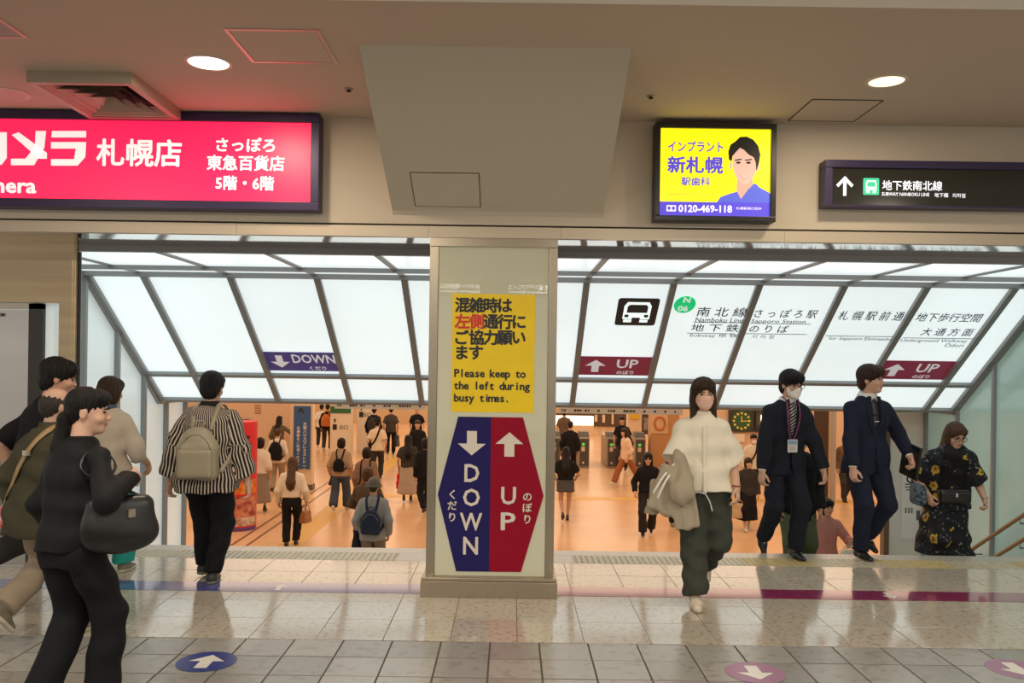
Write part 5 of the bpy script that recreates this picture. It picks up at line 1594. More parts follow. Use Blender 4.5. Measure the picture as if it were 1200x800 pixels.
def bag_root(name, label, fig, cat='bag', group=None):
    return thing(name, label, cat, tuple(fig.root.location), fig.root.rotation_euler.z, group)
def back_at(f, zf, dx=0.0):
    """point on the back of the figure at a fraction of its height"""
    z = zf*f.H; t = (z - f.P[2])/(f.N[2]-f.P[2]); c = f.P + (f.N - f.P)*t
    q = proj(f.garment['top'], [c + A_(dx, .16, 0)], 0.0)[0]
    return q
def backpack(f, label, m, w=.29, h=.36, dep=.13, zc=.66, strap_m=None, fine=True, group=None, tilt=0, drop=0):
    t = bag_root('backpack', label, f, 'backpack', group); strap_m = strap_m or m
    q = back_at(f, zc); c = q + A_(0, dep*.5 + .008, 0); M = rot(0, tilt)
    hh = max(f.px*1.1, .009)
    bot = c - A_(0, 0, h/2)
    pr = [(rbox(c - A_(0, 0, h*.14), (w/2, dep/2, h*.36), min(w, dep)*.38, M), 0, '+'), (ell(c + A_(0, 0, h*.06), (w*.47, dep*.52, h*.44), M), .03, '+')]
    sdf_mesh('pack_body', pr, hh, m, t, warp=folds(4, .003))
    if fine:
        sdf_mesh('front_pocket', [(rbox(c + A_(0, dep*.45, -h*.18), (w*.42, dep*.22, h*.27), dep*.18, M), 0, '+')], hh, m, t)
        MB().tube(proj(pr, [c + M @ A_(-w*.38*math.cos(a), dep*.49, h*.0 + h*.36*math.sin(a)) for a in np.linspace(0.15, math.pi-.15, 18)], .003), .004, 6).build('zip', mat('zip_metal', (0.25, 0.22, 0.15), 0.35, 0.6), t, True)
        MB().tube([c + A_(-.04, -dep*.2, h*.48), c + A_(-.03, -dep*.2, h*.60), c + A_(.03, -dep*.2, h*.60), c + A_(.04, -dep*.2, h*.48)], .007, 8).build('grab_handle', strap_m, t, True)
    for sx in (-1, 1):
        sh = f.sh[0 if sx < 0 else 1]*.55 + f.N*.45
        pts = [c + A_(sx*w*.22, -dep*.5, h*.42), (c + A_(sx*w*.22, -dep*.5, h*.42))*.45 + (sh + A_(0, .06, .05))*.55, sh + A_(0, 0, .08), sh + A_(sx*.01, -.10, -.06), sh + A_(sx*.045, -.07, -.22), c + A_(sx*w*.48, -dep*.5, -h*.38)]
        strap_on(f.garment['top'], pts, .034, .006, .006, 8).build('shoulder_strap', strap_m, t, True)
    return t
def sling(f, pts, m, w=.025, root=None, name='strap'):
    return strap_on(f.garment['top'], pts, w, .006, .007, 9).build(name, m, root, True)
def tote(label, f, hand, m, w=.30, h=.30, dep=.10, yaw=0, handle=.16, name='tote_bag', hm=None, group=None, soft=.02, dz=0.0):
    t = bag_root(name, label, f, 'bag', group)
    p = f.palm[hand] + A_(0, 0, dz); c = p - A_(0, 0, handle + h/2); M = rot(yaw)
    pr = [(rbox(c, (w/2, dep/2, h/2), soft, M), 0, '+'), (rbox(c + A_(0, 0, -h*.25), (w*.5, dep*.62, h*.25), soft, M), .03, '+')]
    sdf_mesh('bag_body', pr, max(f.px*1.1, .009), m, t, warp=folds(8, .004))
    for s in (-1, 1):
        e = [M @ A_(x, s*dep*.35, z) for x, z in ((-w*.28, h*.45), (-w*.2, h*.5 + handle*.7), (0, h*.5 + handle), (w*.2, h*.5 + handle*.7), (w*.28, h*.45))]
        MB().tube(bez([c + q for q in e], 5), .007, 6).build('handle', hm or m, t, True)
    return t

# ---------------- foreground, left
# woman in black with ponytail and shoulder bag
f = Figure(1.575, lean=4, head=(-46, 6, 0), feet=[(-.045, -.07, 0, 0, 0), (.05, .07, 0, 0, 12)], hands=[(-.150, -.085, .725), (.12, -.06, .50)], poles=[(-1, .2, -.8), None], build=.94, shw=.93)
X, Y, _ = spot(86, 4.15)
person('person', 'woman in black with a low ponytail walking past at the left front', f, (X, Y, 0), R(152), .0042, curl=(.9, .5))
wear_top(f, 'blouse', cloth('black_blouse', (0.006, 0.006, 0.007), 0.7), sleeve=1.0, ex=.020, hem=.50, flare=.012, fold=.009, seed=11)
wear_trousers(f, C_BLACK, ex=.020, flare=.02, thigh=.012, seed=12); shoes(f, L_BLACK); hair(f, 'ponytail', HAIR['black'], 3)
t = bag_root('shoulder_bag', 'large black shoulder bag of the ponytailed woman', f)
c = A_(-.275, -.05, .60*f.H)
M = rot(62, 0)
sdf_mesh('bag_body', [(rbox(c, (.15, .05, .12), .05, M), 0, '+'), (ell(c + A_(0, 0, -.05), (.17, .07, .115), M), .05, '+')], .009, mat('bag_black', (0.009, 0.009, 0.009), 0.4, bump=.1, bscale=10), t, warp=folds(9, .004))
for o in (-.012, .03):
    MB().tube(bez([c + M @ A_(-.13, o, .09), f.sh[0] + A_(-.02, .05 + o, -.05), f.sh[0] + A_(.012, o, .055), f.sh[0] + A_(-.02, -.07 + o, -.04), c + M @ A_(.13, o, .09)], 8), .008, 8, 0.5).build('handle', MATS['bag_black'], t, True)
MB().box(tuple(c + A_(-.085, -.02, .02)), tuple(c + A_(-.072, .02, .06)), .003).build('buckle', M_STEEL, t)

# elderly man with cross-body bag
f = Figure(1.54, lean=7, head=(-8, 8, 0), feet=[(-.05, -.07, 0, 0, 0), (.055, .12, .02, -4, 50)], hands=[(-.15, -.10, .47), (.14, .02, .49)], build=1.08)
person('person', 'balding elderly man in olive with a tan strap across his back', f, spot(52, 5.2), R(150), .0052, tone=(0.55, 0.34, 0.24), curl=(.9, .5))
wear_top(f, 'overshirt', cloth('olive_overshirt', (0.052, 0.047, 0.026)), sleeve=.98, ex=.030, hem=.42, flare=.03, fold=.008, seed=21)
collar(f, MATS['cloth_olive_overshirt']); wear_trousers(f, cloth('khaki_chinos', (0.30, 0.235, 0.165)), ex=.022, flare=.012, seed=22, fold=.008)
shoes(f, cloth('taupe_sneaker', (0.17, 0.145, 0.10)), S_SOLE, .003); hair(f, 'bald', HAIR['grey'], 6)
t = bag_root('crossbody_bag', 'red pouch on a tan strap worn by the elderly man', f)
N, P_ = f.N, f.P
sling(f, [N + A_(-.06, -.05, .03), N + A_(-.085, .07, .0), (N+P_)/2 + A_(0, .17, .05), P_ + A_(.15, .11, .06), P_ + A_(.22, .0, -.04)], mat('tan_strap', (0.33, 0.22, 0.10), 0.5), .034, t)
sdf_mesh('pouch', [(rbox(P_ + A_(.245, .02, -.08), (.03, .08, .08), .025), 0, '+')], .008, cloth('red_dots', (0.55, 0.02, 0.03), noise=.5, nscale=60, col2=(0.7, 0.45, 0.4)), t)
b_ = (N*.70 + P_*.30) + A_(-.04, .19, .03)
qb = proj(f.garment['top'], [b_], .014)[0]
MB().box(tuple(qb - .017), tuple(qb + .017), .004).build('buckle', mat('buckle_silver', (0.5, 0.45, 0.35), 0.3, 0.8), t)
t = bag_root('drink_bottle', 'small red white and blue bottle in the elderly man\'s hand', f, 'bottle')
pp = f.palm[0]
for z0, z1, cc in ((-.06, -.01, (0.03, 0.06, 0.25)), (-.01, .012, (0.8, 0.78, 0.75)), (.012, .05, (0.5, 0.03, 0.04))):
    MB().tube([pp + A_(0, .0, 0) + A_(.2, -.9, .25)*z0*.9, pp + A_(.2, -.9, .25)*z1*.9], .024, 14).build('bottle_band', mat('bottle_%d' % int(z0*1000 + 100), cc, 0.35), t, True)

# tall man in a black T-shirt
f = Figure(1.72, lean=10, head=(-20, 12, 0), feet=[(-.05, -.13, 0, 0, 0), (.06, .30, .06, 0, 52)], hands=[(-.14, -.12, .50), (.145, .08, .51)])
person('person', 'tall man in a black T-shirt behind the elderly man', f, spot(56, 5.75), R(138), .0058, tone=(0.52, 0.29, 0.20))
wear_top(f, 't_shirt', C_BLACK, sleeve=.52, ex=.024, cuff=.008, hem=.46, seed=31); wear_trousers(f, C_CHAR, ex=.02, seed=32); shoes(f, L_BLACK); hair(f, 'round', HAIR['black'], 7)

# woman with bob in a beige shirt
f = Figure(1.57, lean=3, head=(-6, 8, 0), hands=[(-.145, -.14, .55), (.13, -.08, .51)], feet=[(-.06, -.08, 0, 0, 0), (.05, .10, 0, 0, 14)])
person('person', 'person with a brown bob in a beige shirt and teal trousers', f, spot(123, 6.75), R(172), .0068, tone=(0.58, 0.34, 0.22))
wear_top(f, 'shirt', cloth('sand_shirt', (0.50, 0.43, 0.34)), sleeve=.62, ex=.030, cuff=.012, hem=.45, flare=.02, seed=41, fold=.009)
collar(f, cloth('denim_collar', (0.07, 0.09, 0.14))); wear_trousers(f, C_TEAL, ex=.025, flare=.02); shoes(f, S_GREY, S_SOLE); hair(f, 'bob', HAIR['brown'], 8)

# man in a striped shirt with khaki backpack
def stripe_mat():
    m = mat('cloth_stripes', (0.5, 0.45, 0.38), 0.85, spec=.2); nt = m.node_tree; b = nt.nodes['Principled BSDF']
    a = nt.nodes.new('ShaderNodeAttribute'); a.attribute_name = 'stripe_u'
    mu = nt.nodes.new('ShaderNodeMath'); mu.operation = 'MULTIPLY'; mu.inputs[1].default_value = 1/0.021
    fr = nt.nodes.new('ShaderNodeMath'); fr.operation = 'FRACT'
    gt = nt.nodes.new('ShaderNodeMath'); gt.operation = 'GREATER_THAN'; gt.inputs[1].default_value = 0.60
    mx = nt.nodes.new('ShaderNodeMix'); mx.data_type = 'RGBA'
    mx.inputs[6].default_value = (0.016, 0.013, 0.013, 1); mx.inputs[7].default_value = (0.55, 0.47, 0.38, 1)
    nt.links.new(a.outputs['Fac'], mu.inputs[0]); nt.links.new(mu.outputs[0], fr.inputs[0]); nt.links.new(fr.outputs[0], gt.inputs[0])
    nt.links.new(gt.outputs[0], mx.inputs[0]); nt.links.new(mx.outputs[2], b.inputs['Base Color'])
    return m
f = Figure(1.62, lean=3, head=(0, 10, 0), hands=[(-.190, -.02, .475), (.185, -.03, .475)], feet=[(-.035, .0, 0, 4, 0), (.045, -.11, 0, -4, 8)], build=1.08)
person('person', 'man in a black and cream striped shirt with a backpack', f, spot(242, 6.55), R(180), .0065)
o = wear_top(f, 'shirt', stripe_mat(), sleeve=.90, ex=.042, hem=.435, flare=.04, seed=51, fold=.010, cuff=.012)
V = np.zeros(len(o.data.vertices)*3); o.data.vertices.foreach_get('co', V); V = V.reshape(-1, 3)
u_ = np.arctan2(V[:, 0] - f.P[0], V[:, 1] - f.P[1] + .02)*.20
best = np.maximum(np.abs(V[:, 0] - f.P[0]) - .145, 0)*0 + .0
for i in (0, 1):
    sx = (-1, 1)[i]
    a, b = f.sh[i], f.elb[i]; c = f.wri[i]
    for p, q in ((a, b), (b, c)):
        ab = q - p; tt = np.clip(((V - p) @ ab)/(ab @ ab), 0, 1); r = V - p - tt[:, None]*ab
        near = (np.linalg.norm(r, axis=1) < .095) & (sx*(V[:, 0] - f.P[0]) > .17)
        u_[near] = (np.arctan2(r[near, 0], r[near, 1])*.065)
at_ = o.data.attributes.new('stripe_u', 'FLOAT', 'POINT'); at_.data.foreach_set('value', (u_ + 3).astype(np.float32))
collar(f, o.data.materials[0]); wear_trousers(f, C_BLACK, ex=.020, seed=52); shoes(f, mat('shoe_dark_green', (0.035, 0.038, 0.03), .5), S_GREY, .003); hair(f, 'round', HAIR['black'], 9)
backpack(f, 'khaki leather backpack on the striped man', L_KHAKI, .31, .40, .13, .625)

# ---------------- coming up at the right
# woman in a white blouse carrying a jacket
f = Figure(1.635, lean=-1, head=(6, 3, 0), feet=[(-.03, -.11, 0, 0, 0), (.05, .20, .02, 0, 48)], hands=[(-.115, -.15, .545), (.150, -.03, .515)], build=.96, poles=[(-.5, 1, -.3), (.3, 1, 0)], shw=.84)
person('person', 'woman in a white blouse and face mask walking toward the viewer', f, spot(822, 6.25), R(-6), .0062, curl=(.6, .35))
w_ = wear_top(f, 'blouse', cloth('ivory_blouse', (0.76, 0.71, 0.58), 0.8), sleeve=.52, ex=.018, cuff=.045, hem=.495, flare=.045, seed=61, fold=.009, bodyx=.026)
top = f.garment['top']
collar(f, MATS['cloth_ivory_blouse'], h=.022)
strap_on(top, [f.N + A_(0, -.14, -.03), f.N + A_(0, -.22, -.2), f.P + A_(0, -.28, -.03)], .028, .003, .006, 10).build('placket', MATS['cloth_ivory_blouse'], f.root, True)
z_ = .492*f.H
MB().tube(bez([f.P + A_(.0, -.20, z_-f.P[2]), f.P + A_(-.06, -.22, z_-f.P[2] + .012), f.P + A_(-.10, -.22, z_-f.P[2] - .02)], 5), .004, 6).tube(bez([f.P + A_(0, -.20, z_-f.P[2]), f.P + A_(.03, -.215, z_-f.P[2] - .05), f.P + A_(.05, -.215, z_-f.P[2] - .12)], 5), .004, 6).build('drawstring', C_WHITE, f.root, True)
wear_trousers(f, C_GREEN, ex=.034, flare=.012, thigh=.014, seed=62, fold=.012, tight=.008); shoes(f, cloth('cream_sneaker', (0.62, 0.55, 0.43)), S_SOLE, .004)
hair(f, 'long', HAIR['brown'], 10, bang=.008); mask(f, cloth('pink_mask', (0.74, 0.46, 0.38)))
MB().tube([f.wri[1] + A_(.030*math.cos(a), .030*math.sin(a), .012) for a in np.linspace(0, 2*math.pi, 18)], .006, 6).build('wristband', mat('band_red', (0.2, 0.03, 0.03), .5), f.root, True)
for s_ in ((0, 1),):
    c = f.hips[1] + A_(.10, -.02, -.16)
    sdf_mesh('cargo_pocket', [(rbox(c, (.022, .07, .085), .018), 0, '+')], .009, C_GREEN, f.root)
c = f.hips[0] + A_(-.09, -.02, -.17)
sdf_mesh('cargo_pocket', [(rbox(c, (.022, .07, .085), .018), 0, '+')], .009, C_GREEN, f.root)
t = bag_root('jacket', 'beige jacket draped over the arm of the white-bloused woman', f, 'jacket')
e, wv = f.elb[0], f.wri[0]
mid = (e + wv)/2
C_TAUPE = cloth('taupe_jacket', (0.36, 0.305, 0.22))
def drape_fold(x, y, z): return (.006*np.sin(48*x + 18*z) + .004*np.sin(75*x - 30*y + 9*z)).astype(np.float32)
sdf_mesh('draped_body', [(cone(e + A_(.02, -.04, .03), wv + A_(.03, -.03, .02), .06, .065), 0, '+'), (ell(f.palm[0] + A_(-.01, -.03, .02), (.085, .065, .085)), .04, '+'), (rbox(mid + A_(-.05, -.095, -.13), (.125, .04, .17), .035, rot(8, -6, 22)), .04, '+'),
     (rbox(mid + A_(.035, -.125, -.19), (.085, .028, .20), .02, rot(-5, -4, -12)), .02, '+')], .009, C_TAUPE, t, warp=drape_fold)
sdf_mesh('sleeve', [(cone(mid + A_(-.14, -.05, -.10), mid + A_(-.17, -.04, -.30), .05, .048, (0, 1)), 0, '+')], .009, C_TAUPE, t, warp=drape_fold)
MB().tube(bez([mid + A_(-.02, -.06, .06), mid + A_(-.10, -.14, -.02), mid + A_(-.17, -.14, -.14)], 7), .008, 8).tube(bez([mid + A_(.0, -.07, .05), mid + A_(-.08, -.155, -.04), mid + A_(-.14, -.155, -.17)], 7), .008, 8).build('white_cord', C_WHITE, t, True)

# suits
def vcut(f, z0, z1, w1, w0=0.006):
    """V opening down the front of a jacket"""
    P0, N0 = f.P, f.N
    def fn(x, y, z):
        t = (z - P0[2])/(N0[2]-P0[2]); cx = P0[0] + (N0[0]-P0[0])*t; cy = P0[1] + (N0[1]-P0[1])*t
        w = np.interp(z, [z0-.0001, z0, z1], [-.2, w0, w1])
        return np.maximum(np.abs(x-cx) - w, y - cy + .02)
    return [(Prim(fn, (-.4, -.6, z0-.02), (.4, .3, z1+.1)), .006, '-')]
def suit(f, m, m_tie, tie_mat_clip=None, seed=70, lap=True, zb=.60, vest=None):
    wear_top(f, 'shirt', C_WHITE, sleeve=1.0, ex=.004, hem=.53, fold=.002, seed=seed); shirt = f.garment['top']
    collar(f, C_WHITE, h=.03)
    U = f.H; fr = lambda x, z, dy=-.2: f.P + (f.N-f.P)*((z*U-f.P[2])/(f.N[2]-f.P[2])) + A_(x, dy, 0)
    o = strap_on(shirt, [fr(0, .822), fr(0, .76), fr(0, .70), fr(0, .62)], .062, .008, .008, 8).build('tie', m_tie, f.root, True)
    q = proj(shirt, [fr(0, .822)], .016)[0]
    pts, fs = uv_ell(q + A_(0, 0, .004), A_(.020, .012, .018), np.eye(3)); MB().add(pts, fs).build('tie_knot', m_tie, f.root, True)
    if vest:
        wear_top(f, 'waistcoat', vest, sleeve=.02, ex=.012, hem=.50, fold=.002, seed=seed+1, cut=vcut(f, .685*U, .84*U, .055))
    wear_top(f, 'suit_jacket', m, sleeve=.985, ex=.026, hem=.435, flare=.012, seed=seed+2, fold=.006, cut=vcut(f, zb*U, .845*U, .062) + vcut(f, .40*U, .50*U, .01, .04))
    jk = f.garment['top']
    for sx in (-1, 1):
        strap_on(top_prims(f, sleeve=.9, ex=.026, hem=.435, flare=.012), [fr(sx*.052, .835, -.08), fr(sx*.080, .785), fr(sx*.060, .70), fr(sx*.012, zb + .005)], .040, .006, .006, 8).build('lapel', m, f.root, True)
def tie_stripes():
    m = mat('tie_striped', (0.02, 0.022, 0.03), .5); nt = m.node_tree
    tc = nt.nodes.new('ShaderNodeTexCoord'); mp = nt.nodes.new('ShaderNodeMapping'); mp.inputs['Rotation'].default_value = (0, R(35), 0)
    wv = nt.nodes.new('ShaderNodeTexWave'); wv.bands_direction = 'Z'; wv.inputs['Scale'].default_value = 13
    rp = nt.nodes.new('ShaderNodeValToRGB'); rp.color_ramp.elements[0].position = .72; rp.color_ramp.elements[0].color = (0.014, 0.016, 0.022, 1); rp.color_ramp.elements[1].position = .78; rp.color_ramp.elements[1].color = (0.5, 0.5, 0.5, 1)
    nt.links.new(tc.outputs['Object'], mp.inputs[0]); nt.links.new(mp.outputs[0], wv.inputs[0]); nt.links.new(wv.outputs['Color'], rp.inputs[0]); nt.links.new(rp.outputs[0], nt.nodes['Principled BSDF'].inputs['Base Color'])
    return m
f = Figure(1.71, lean=9, head=(12, 10, 0), feet=[(-.075, .10, -.055, 0, 62), (.02, -.06, 0, 4, 0)], hands=[(-.180, -.08, .455), (.165, -.09, .455)], hip=-.005)
person('person', 'man in a dark suit with white face mask and lanyard reaching the landing', f, spot(922, 7.76), R(10), .0077, curl=(.5, .5))
suit(f, C_INK, tie_stripes(), seed=71); wear_trousers(f, C_INK, ex=.020, seed=74); shoes(f, L_BLACK); hair(f, 'round', HAIR['black'], 12, bang=-.006); mask(f, cloth('white_mask', (0.80, 0.78, 0.74)))
glasses(f, mat('frame_black', (0.012, 0.01, 0.01), .3))
U = f.H; fr = lambda x, z, dy=-.2: f.P + (f.N-f.P)*((z*U-f.P[2])/(f.N[2]-f.P[2])) + A_(x, dy, 0)
jk = top_prims(f, sleeve=.9, ex=.026, hem=.435, flare=.012)
la = None
for sx in (-1, 1):
    o = strap_on(jk, [f.N + A_(sx*.055, .04, .03), fr(sx*.062, .825, -.10), fr(sx*.064, .74), fr(sx*.040, .66), fr(sx*.012, .615)], .014, .003, .012, 8).build('lanyard', mat('lanyard_violet', (0.16, 0.03, 0.12), .5), f.root, True)
q = proj(jk, [fr(0.0, .60)], .022)[0]
bd = MB().box((q[0]-.047, q[1]-.006, q[2]-.070), (q[0]+.047, q[1], q[2]+.045), .004).build('badge_holder', mat('badge_card', (0.62, 0.62, 0.60), .3), f.root)
MB().box((q[0]-.04, q[1]-.008, q[2]+.0), (q[0]+.04, q[1]-.006, q[2]+.038)).build('card_header', mat('badge_blue', (0.20, 0.33, 0.45), .4), bd)
for k in (.015, .03, .045): MB().box((q[0]-.034, q[1]-.008, q[2]-k-.004), (q[0]+.03, q[1]-.006, q[2]-k)).build('card_line', M_INK_G, bd)

f = Figure(1.75, lean=2, head=(36, 2, 0), feet=[(-.065, -.04, 0, 4, 0), (.045, .06, .0, 10, 26)], hands=[(-.152, -.10, .47), (.175, -.10, .53)], poles=[None, (.8, 1, -.2)])
person('person', 'man in a navy suit carrying a black folder at the landing', f, spot(1017, 7.78), R(12), .0078, curl=(.6, .9))
suit(f, C_NAVY, mat('tie_dark', (0.03, 0.03, 0.035), .5), seed=81, vest=C_NAVY, zb=.64); wear_trousers(f, C_NAVY, ex=.018, seed=84); shoes(f, L_BLACK); hair(f, 'round', HAIR['brown'], 13, bang=.004)
q = proj(f.garment['waistcoat'], [f.P + (f.N-f.P)*.62 + A_(0, -.2, 0)], .016)[0]
MB().box((q[0]-.022, q[1]-.006, q[2]-.003), (q[0]+.022, q[1], q[2]+.003)).build('tie_clip', mat('silver', (0.7, 0.7, 0.7), .25, .9), f.root)
t = bag_root('folder', 'black leather folder under the arm of the man in navy', f, 'folder')
c = f.wri[1] + A_(.0, .0, -.04)
sdf_mesh('cover', [(rbox(c + A_(.028, .03, .0), (.016, .12, .155), .008, rot(0, 12)), 0, '+')], .007, L_BLACK, t)
MB().bar(Vector(c + A_(.045, -.085, .15)), Vector(c + A_(.045, -.085, -.12)), .006, .006).build('zip_edge', mat('zip_metal', (0, 0, 0)), t)

# woman in floral dress climbing the last steps
def floral():
    m = mat('cloth_floral', (0.012, 0.013, 0.016), .75, spec=.25); nt = m.node_tree
    tc = nt.nodes.new('ShaderNodeTexCoord')
    vo = nt.nodes.new('ShaderNodeTexVoronoi'); vo.inputs['Scale'].default_value = 7.0
    n1 = nt.nodes.new('ShaderNodeTexNoise'); n1.inputs['Scale'].default_value = 30
    ad = nt.nodes.new('ShaderNodeMath'); ad.operation = 'MULTIPLY_ADD'; ad.inputs[1].default_value = .5
    nt.links.new(tc.outputs['Object'], vo.inputs['Vector']); nt.links.new(tc.outputs['Object'], n1.inputs['Vector'])
    nt.links.new(n1.outputs['Fac'], ad.inputs[0]); nt.links.new(vo.outputs['Distance'], ad.inputs[2])
    rp = nt.nodes.new('ShaderNodeValToRGB'); rp.color_ramp.interpolation = 'CONSTANT'
    e = rp.color_ramp.elements; e[0].position = 0; e[0].color = (0.20, 0.09, 0.02, 1); e[1].position = .40; e[1].color = (0.48, 0.33, 0.05, 1)
    x = e.new(.56); x.color = (0.012, 0.013, 0.018, 1)
    sep = nt.nodes.new('ShaderNodeSeparateColor'); nt.links.new(vo.outputs['Color'], sep.inputs[0])
    gt = nt.nodes.new('ShaderNodeMath'); gt.operation = 'GREATER_THAN'; gt.inputs[1].default_value = .50; nt.links.new(sep.outputs[0], gt.inputs[0])
    v2 = nt.nodes.new('ShaderNodeTexNoise'); v2.inputs['Scale'].default_value = 40; nt.links.new(tc.outputs['Object'], v2.inputs['Vector'])
    r2 = nt.nodes.new('ShaderNodeValToRGB'); r2.color_ramp.interpolation = 'CONSTANT'; r2.color_ramp.elements[0].color = (0.010, 0.012, 0.016, 1); r2.color_ramp.elements[1].position = .64; r2.color_ramp.elements[1].color = (0.22, 0.23, 0.22, 1)
    nt.links.new(v2.outputs['Fac'], r2.inputs[0])
    mx = nt.nodes.new('ShaderNodeMix'); mx.data_type = 'RGBA'
    nt.links.new(ad.outputs[0], rp.inputs[0]); nt.links.new(gt.outputs[0], mx.inputs[0]); nt.links.new(r2.outputs[0], mx.inputs[6]); nt.links.new(rp.outputs[0], mx.inputs[7])
    nt.links.new(mx.outputs[2], nt.nodes['Principled BSDF'].inputs['Base Color'])
    return m
FL = floral()
f = Figure(1.60, lean=15, head=(8, 24, 0), feet=[(-.06, -.02, 0, 0, 0), (.055, .06, -.10, 0, 20)], hands=[(-.155, -.12, .53), (.150, -.16, .52)], hip=-.02, build=1.06)
person('person', 'long-haired woman in a black floral dress climbing the last steps', f, spot(1109, 8.28, -2*RS), R(-4), .0083, tone=(0.55, 0.33, 0.23), curl=(.7, .7))
wear_top(f, 'dress_top', FL, sleeve=.50, ex=.036, cuff=.034, hem=.44, flare=.03, seed=91, fold=.008)
dt = f.garment['top']
wear_skirt(f, FL, hem=.16, flare=.075, seed=92, fold=.010, ex=.020, cy=.02)
hair(f, 'long', HAIR['light'], 14, bang=.022); shoes(f, L_BLACK); glasses(f, mat('frame_black', (0, 0, 0)))
P_, N = f.P, f.N
ap = top_prims(f, sleeve=.10, ex=.040, hem=.50, flare=.03)
fy = half((0, 1, 0), float((P_[1]+N[1])/2 - .02))
sdf_mesh('black_vest', [q for q in ap] + [(Prim(lambda x, y, z: np.abs(x) - .125, (-9, -9, -9), (9, 9, 9)), .01, '&'), (half((0, 0, 1), .775*f.H), .02, '&')], .010, C_BLACK, f.root)
t = bag_root('waist_bag', 'black waist bag worn by the woman in the floral dress', f)
sdf_mesh('bag_body', [(rbox(P_ + A_(0, -.20, .03), (.15, .05, .075), .04), 0, '+')], .009, L_BLACK, t)
MB().box(tuple(P_ + A_(-.01, -.258, .03)), tuple(P_ + A_(.012, -.25, .065)), .003).build('clasp', mat('silver', (0, 0, 0)), t)
MB().tube([P_ + A_(.19*math.cos(a), -.02 + .19*math.sin(a), .06) for a in np.linspace(0, 2*math.pi, 26)], .012, 6).build('belt', L_BLACK, t, True)
t = bag_root('patterned_bag', 'dark patterned shoulder bag beside the woman in the floral dress', f)
sdf_mesh('bag_body', [(rbox(f.wri[0] + A_(-.085, .02, .0), (.055, .10, .10), .045), 0, '+')], .009, cloth('navy_pattern', (0.015, 0.025, 0.045), noise=.8, nscale=40, col2=(0.16, 0.20, 0.22)), t)
MB().tube(bez([f.wri[0] + A_(-.085, -.06, .09), f.elb[0] + A_(-.06, -.05, .0), f.sh[0] + A_(-.035, .0, .06), f.elb[0] + A_(-.06, .06, .0), f.wri[0] + A_(-.085, .08, .09)], 8), .008, 6).build('handle', C_BLACK, t, True)
MB().tube([f.wri[1] + A_(.028*math.cos(a), .028*math.sin(a), .015) for a in np.linspace(0, 2*math.pi, 16)], .006, 6).build('watch', mat('watch_gold', (0.5, 0.4, 0.2), .3, .7), f.root, True)

# ---------------- behind them on the stairs
def simple(label, px, d, H, rz, top, legs, hr, style, z=Z_LOW, lean=3, head=(0, 4, 0), feet=None, hands=None, shoe=None, tone=(0.56, 0.33, 0.22), top_kw=None, leg_kw=None, skirt=None, curl=(.5, .5), face=None, group=None, top_name='top', build=1.0):
    feet = feet or [(-.05, -.08, 0, 0, 0), (.05, .10, 0, 0, 16)]
    f = Figure(H, lean=lean, head=head, feet=feet, hands=hands, build=build)
    away = abs(((rz + 180) % 360) - 180) > 100
    person('person', label, f, spot(px, d, z, 1.0), R(rz), d/1000, tone=tone, curl=curl, face=(not away) if face is None else face, group=group)
    kw = dict(sleeve=1.0, ex=.022, hem=.47, fold=.005, seed=int(px)); kw.update(top_kw or {})
    wear_top(f, top_name, top, **kw)
    if skirt: wear_skirt(f, legs, **skirt)
    else:
        k2 = dict(ex=.018, flare=.006, seed=int(px)+1, fold=.004); k2.update(leg_kw or {})
        wear_trousers(f, legs, **k2)
    shoes(f, shoe or L_BLACK)
    if style: hair(f, style, HAIR[hr], int(px))
    return f
TEE = dict(sleeve=.42, cuff=.012, ex=.024)
f = simple('person in green trousers mostly hidden behind the masked man', 934, 8.55, 1.62, 4, C_BLACK, C_SAGE, 'black', 'short', z=-3*RS, top_kw=dict(hem=.42, ex=.03), leg_kw=dict(ex=.028, flare=.03))
f = simple('woman in a pink shirt at the foot of the stairs with a white bag', 966, 11.5, 1.60, 8, C_PINK, C_GREY, 'black', 'bob', top_kw=dict(ex=.024), hands=[(-.13, -.05, .5), (.13, -.18, .66)], feet=[(-.05, -.03, 0, 0, 0), (.05, .04, 0, 0, 0)])
tote('white plastic bag held by the woman in pink', f, 1, C_WHITE, .24, .28, .08, handle=.05, name='plastic_bag')
# ---------------- on the lower concourse, left half
f = simple('person in a grey bucket hat and pale blue shirt at the stair foot', 437, 12.6, 1.62, 180, cloth('pale_blue', (0.30, 0.34, 0.36), noise=.2, nscale=40, stretch=(6, 1, .3)), C_GREY, 'grey', 'short', top_kw=dict(ex=.032, hem=.44))
hat_bucket(f, cloth('hat_grey', (0.16, 0.155, 0.145), noise=.3, nscale=50))
backpack(f, 'navy backpack on the person in the bucket hat', cloth('navy_pack', (0.018, 0.035, 0.075)), .29, .36, .12, .62)
tote('dark navy tote hanging left of the bucket hat person', f, 1, cloth('navy_tote', (0.012, 0.014, 0.03)), .26, .34, .09, yaw=60, handle=.02, dz=.20)
f = simple('person with brown hair and elbows out ahead of the bucket hat', 430, 13.9, 1.62, 178, cloth('dark_brown_top', (0.085, 0.055, 0.035)), C_CHAR, 'light', 'bob', hands=[(-.12, -.16, .58), (.12, -.16, .58)], top_kw=dict(ex=.03, sleeve=.9))
f = simple('woman with bobbed hair in a brown top with dark bag straps', 429, 17.3, 1.60, 180, cloth('mocha_top', (0.20, 0.12, 0.075)), C_CHAR, 'black', 'bob', top_kw=dict(ex=.024))
t = bag_root('sling_bag', 'dark sling bag on the woman in brown', f)
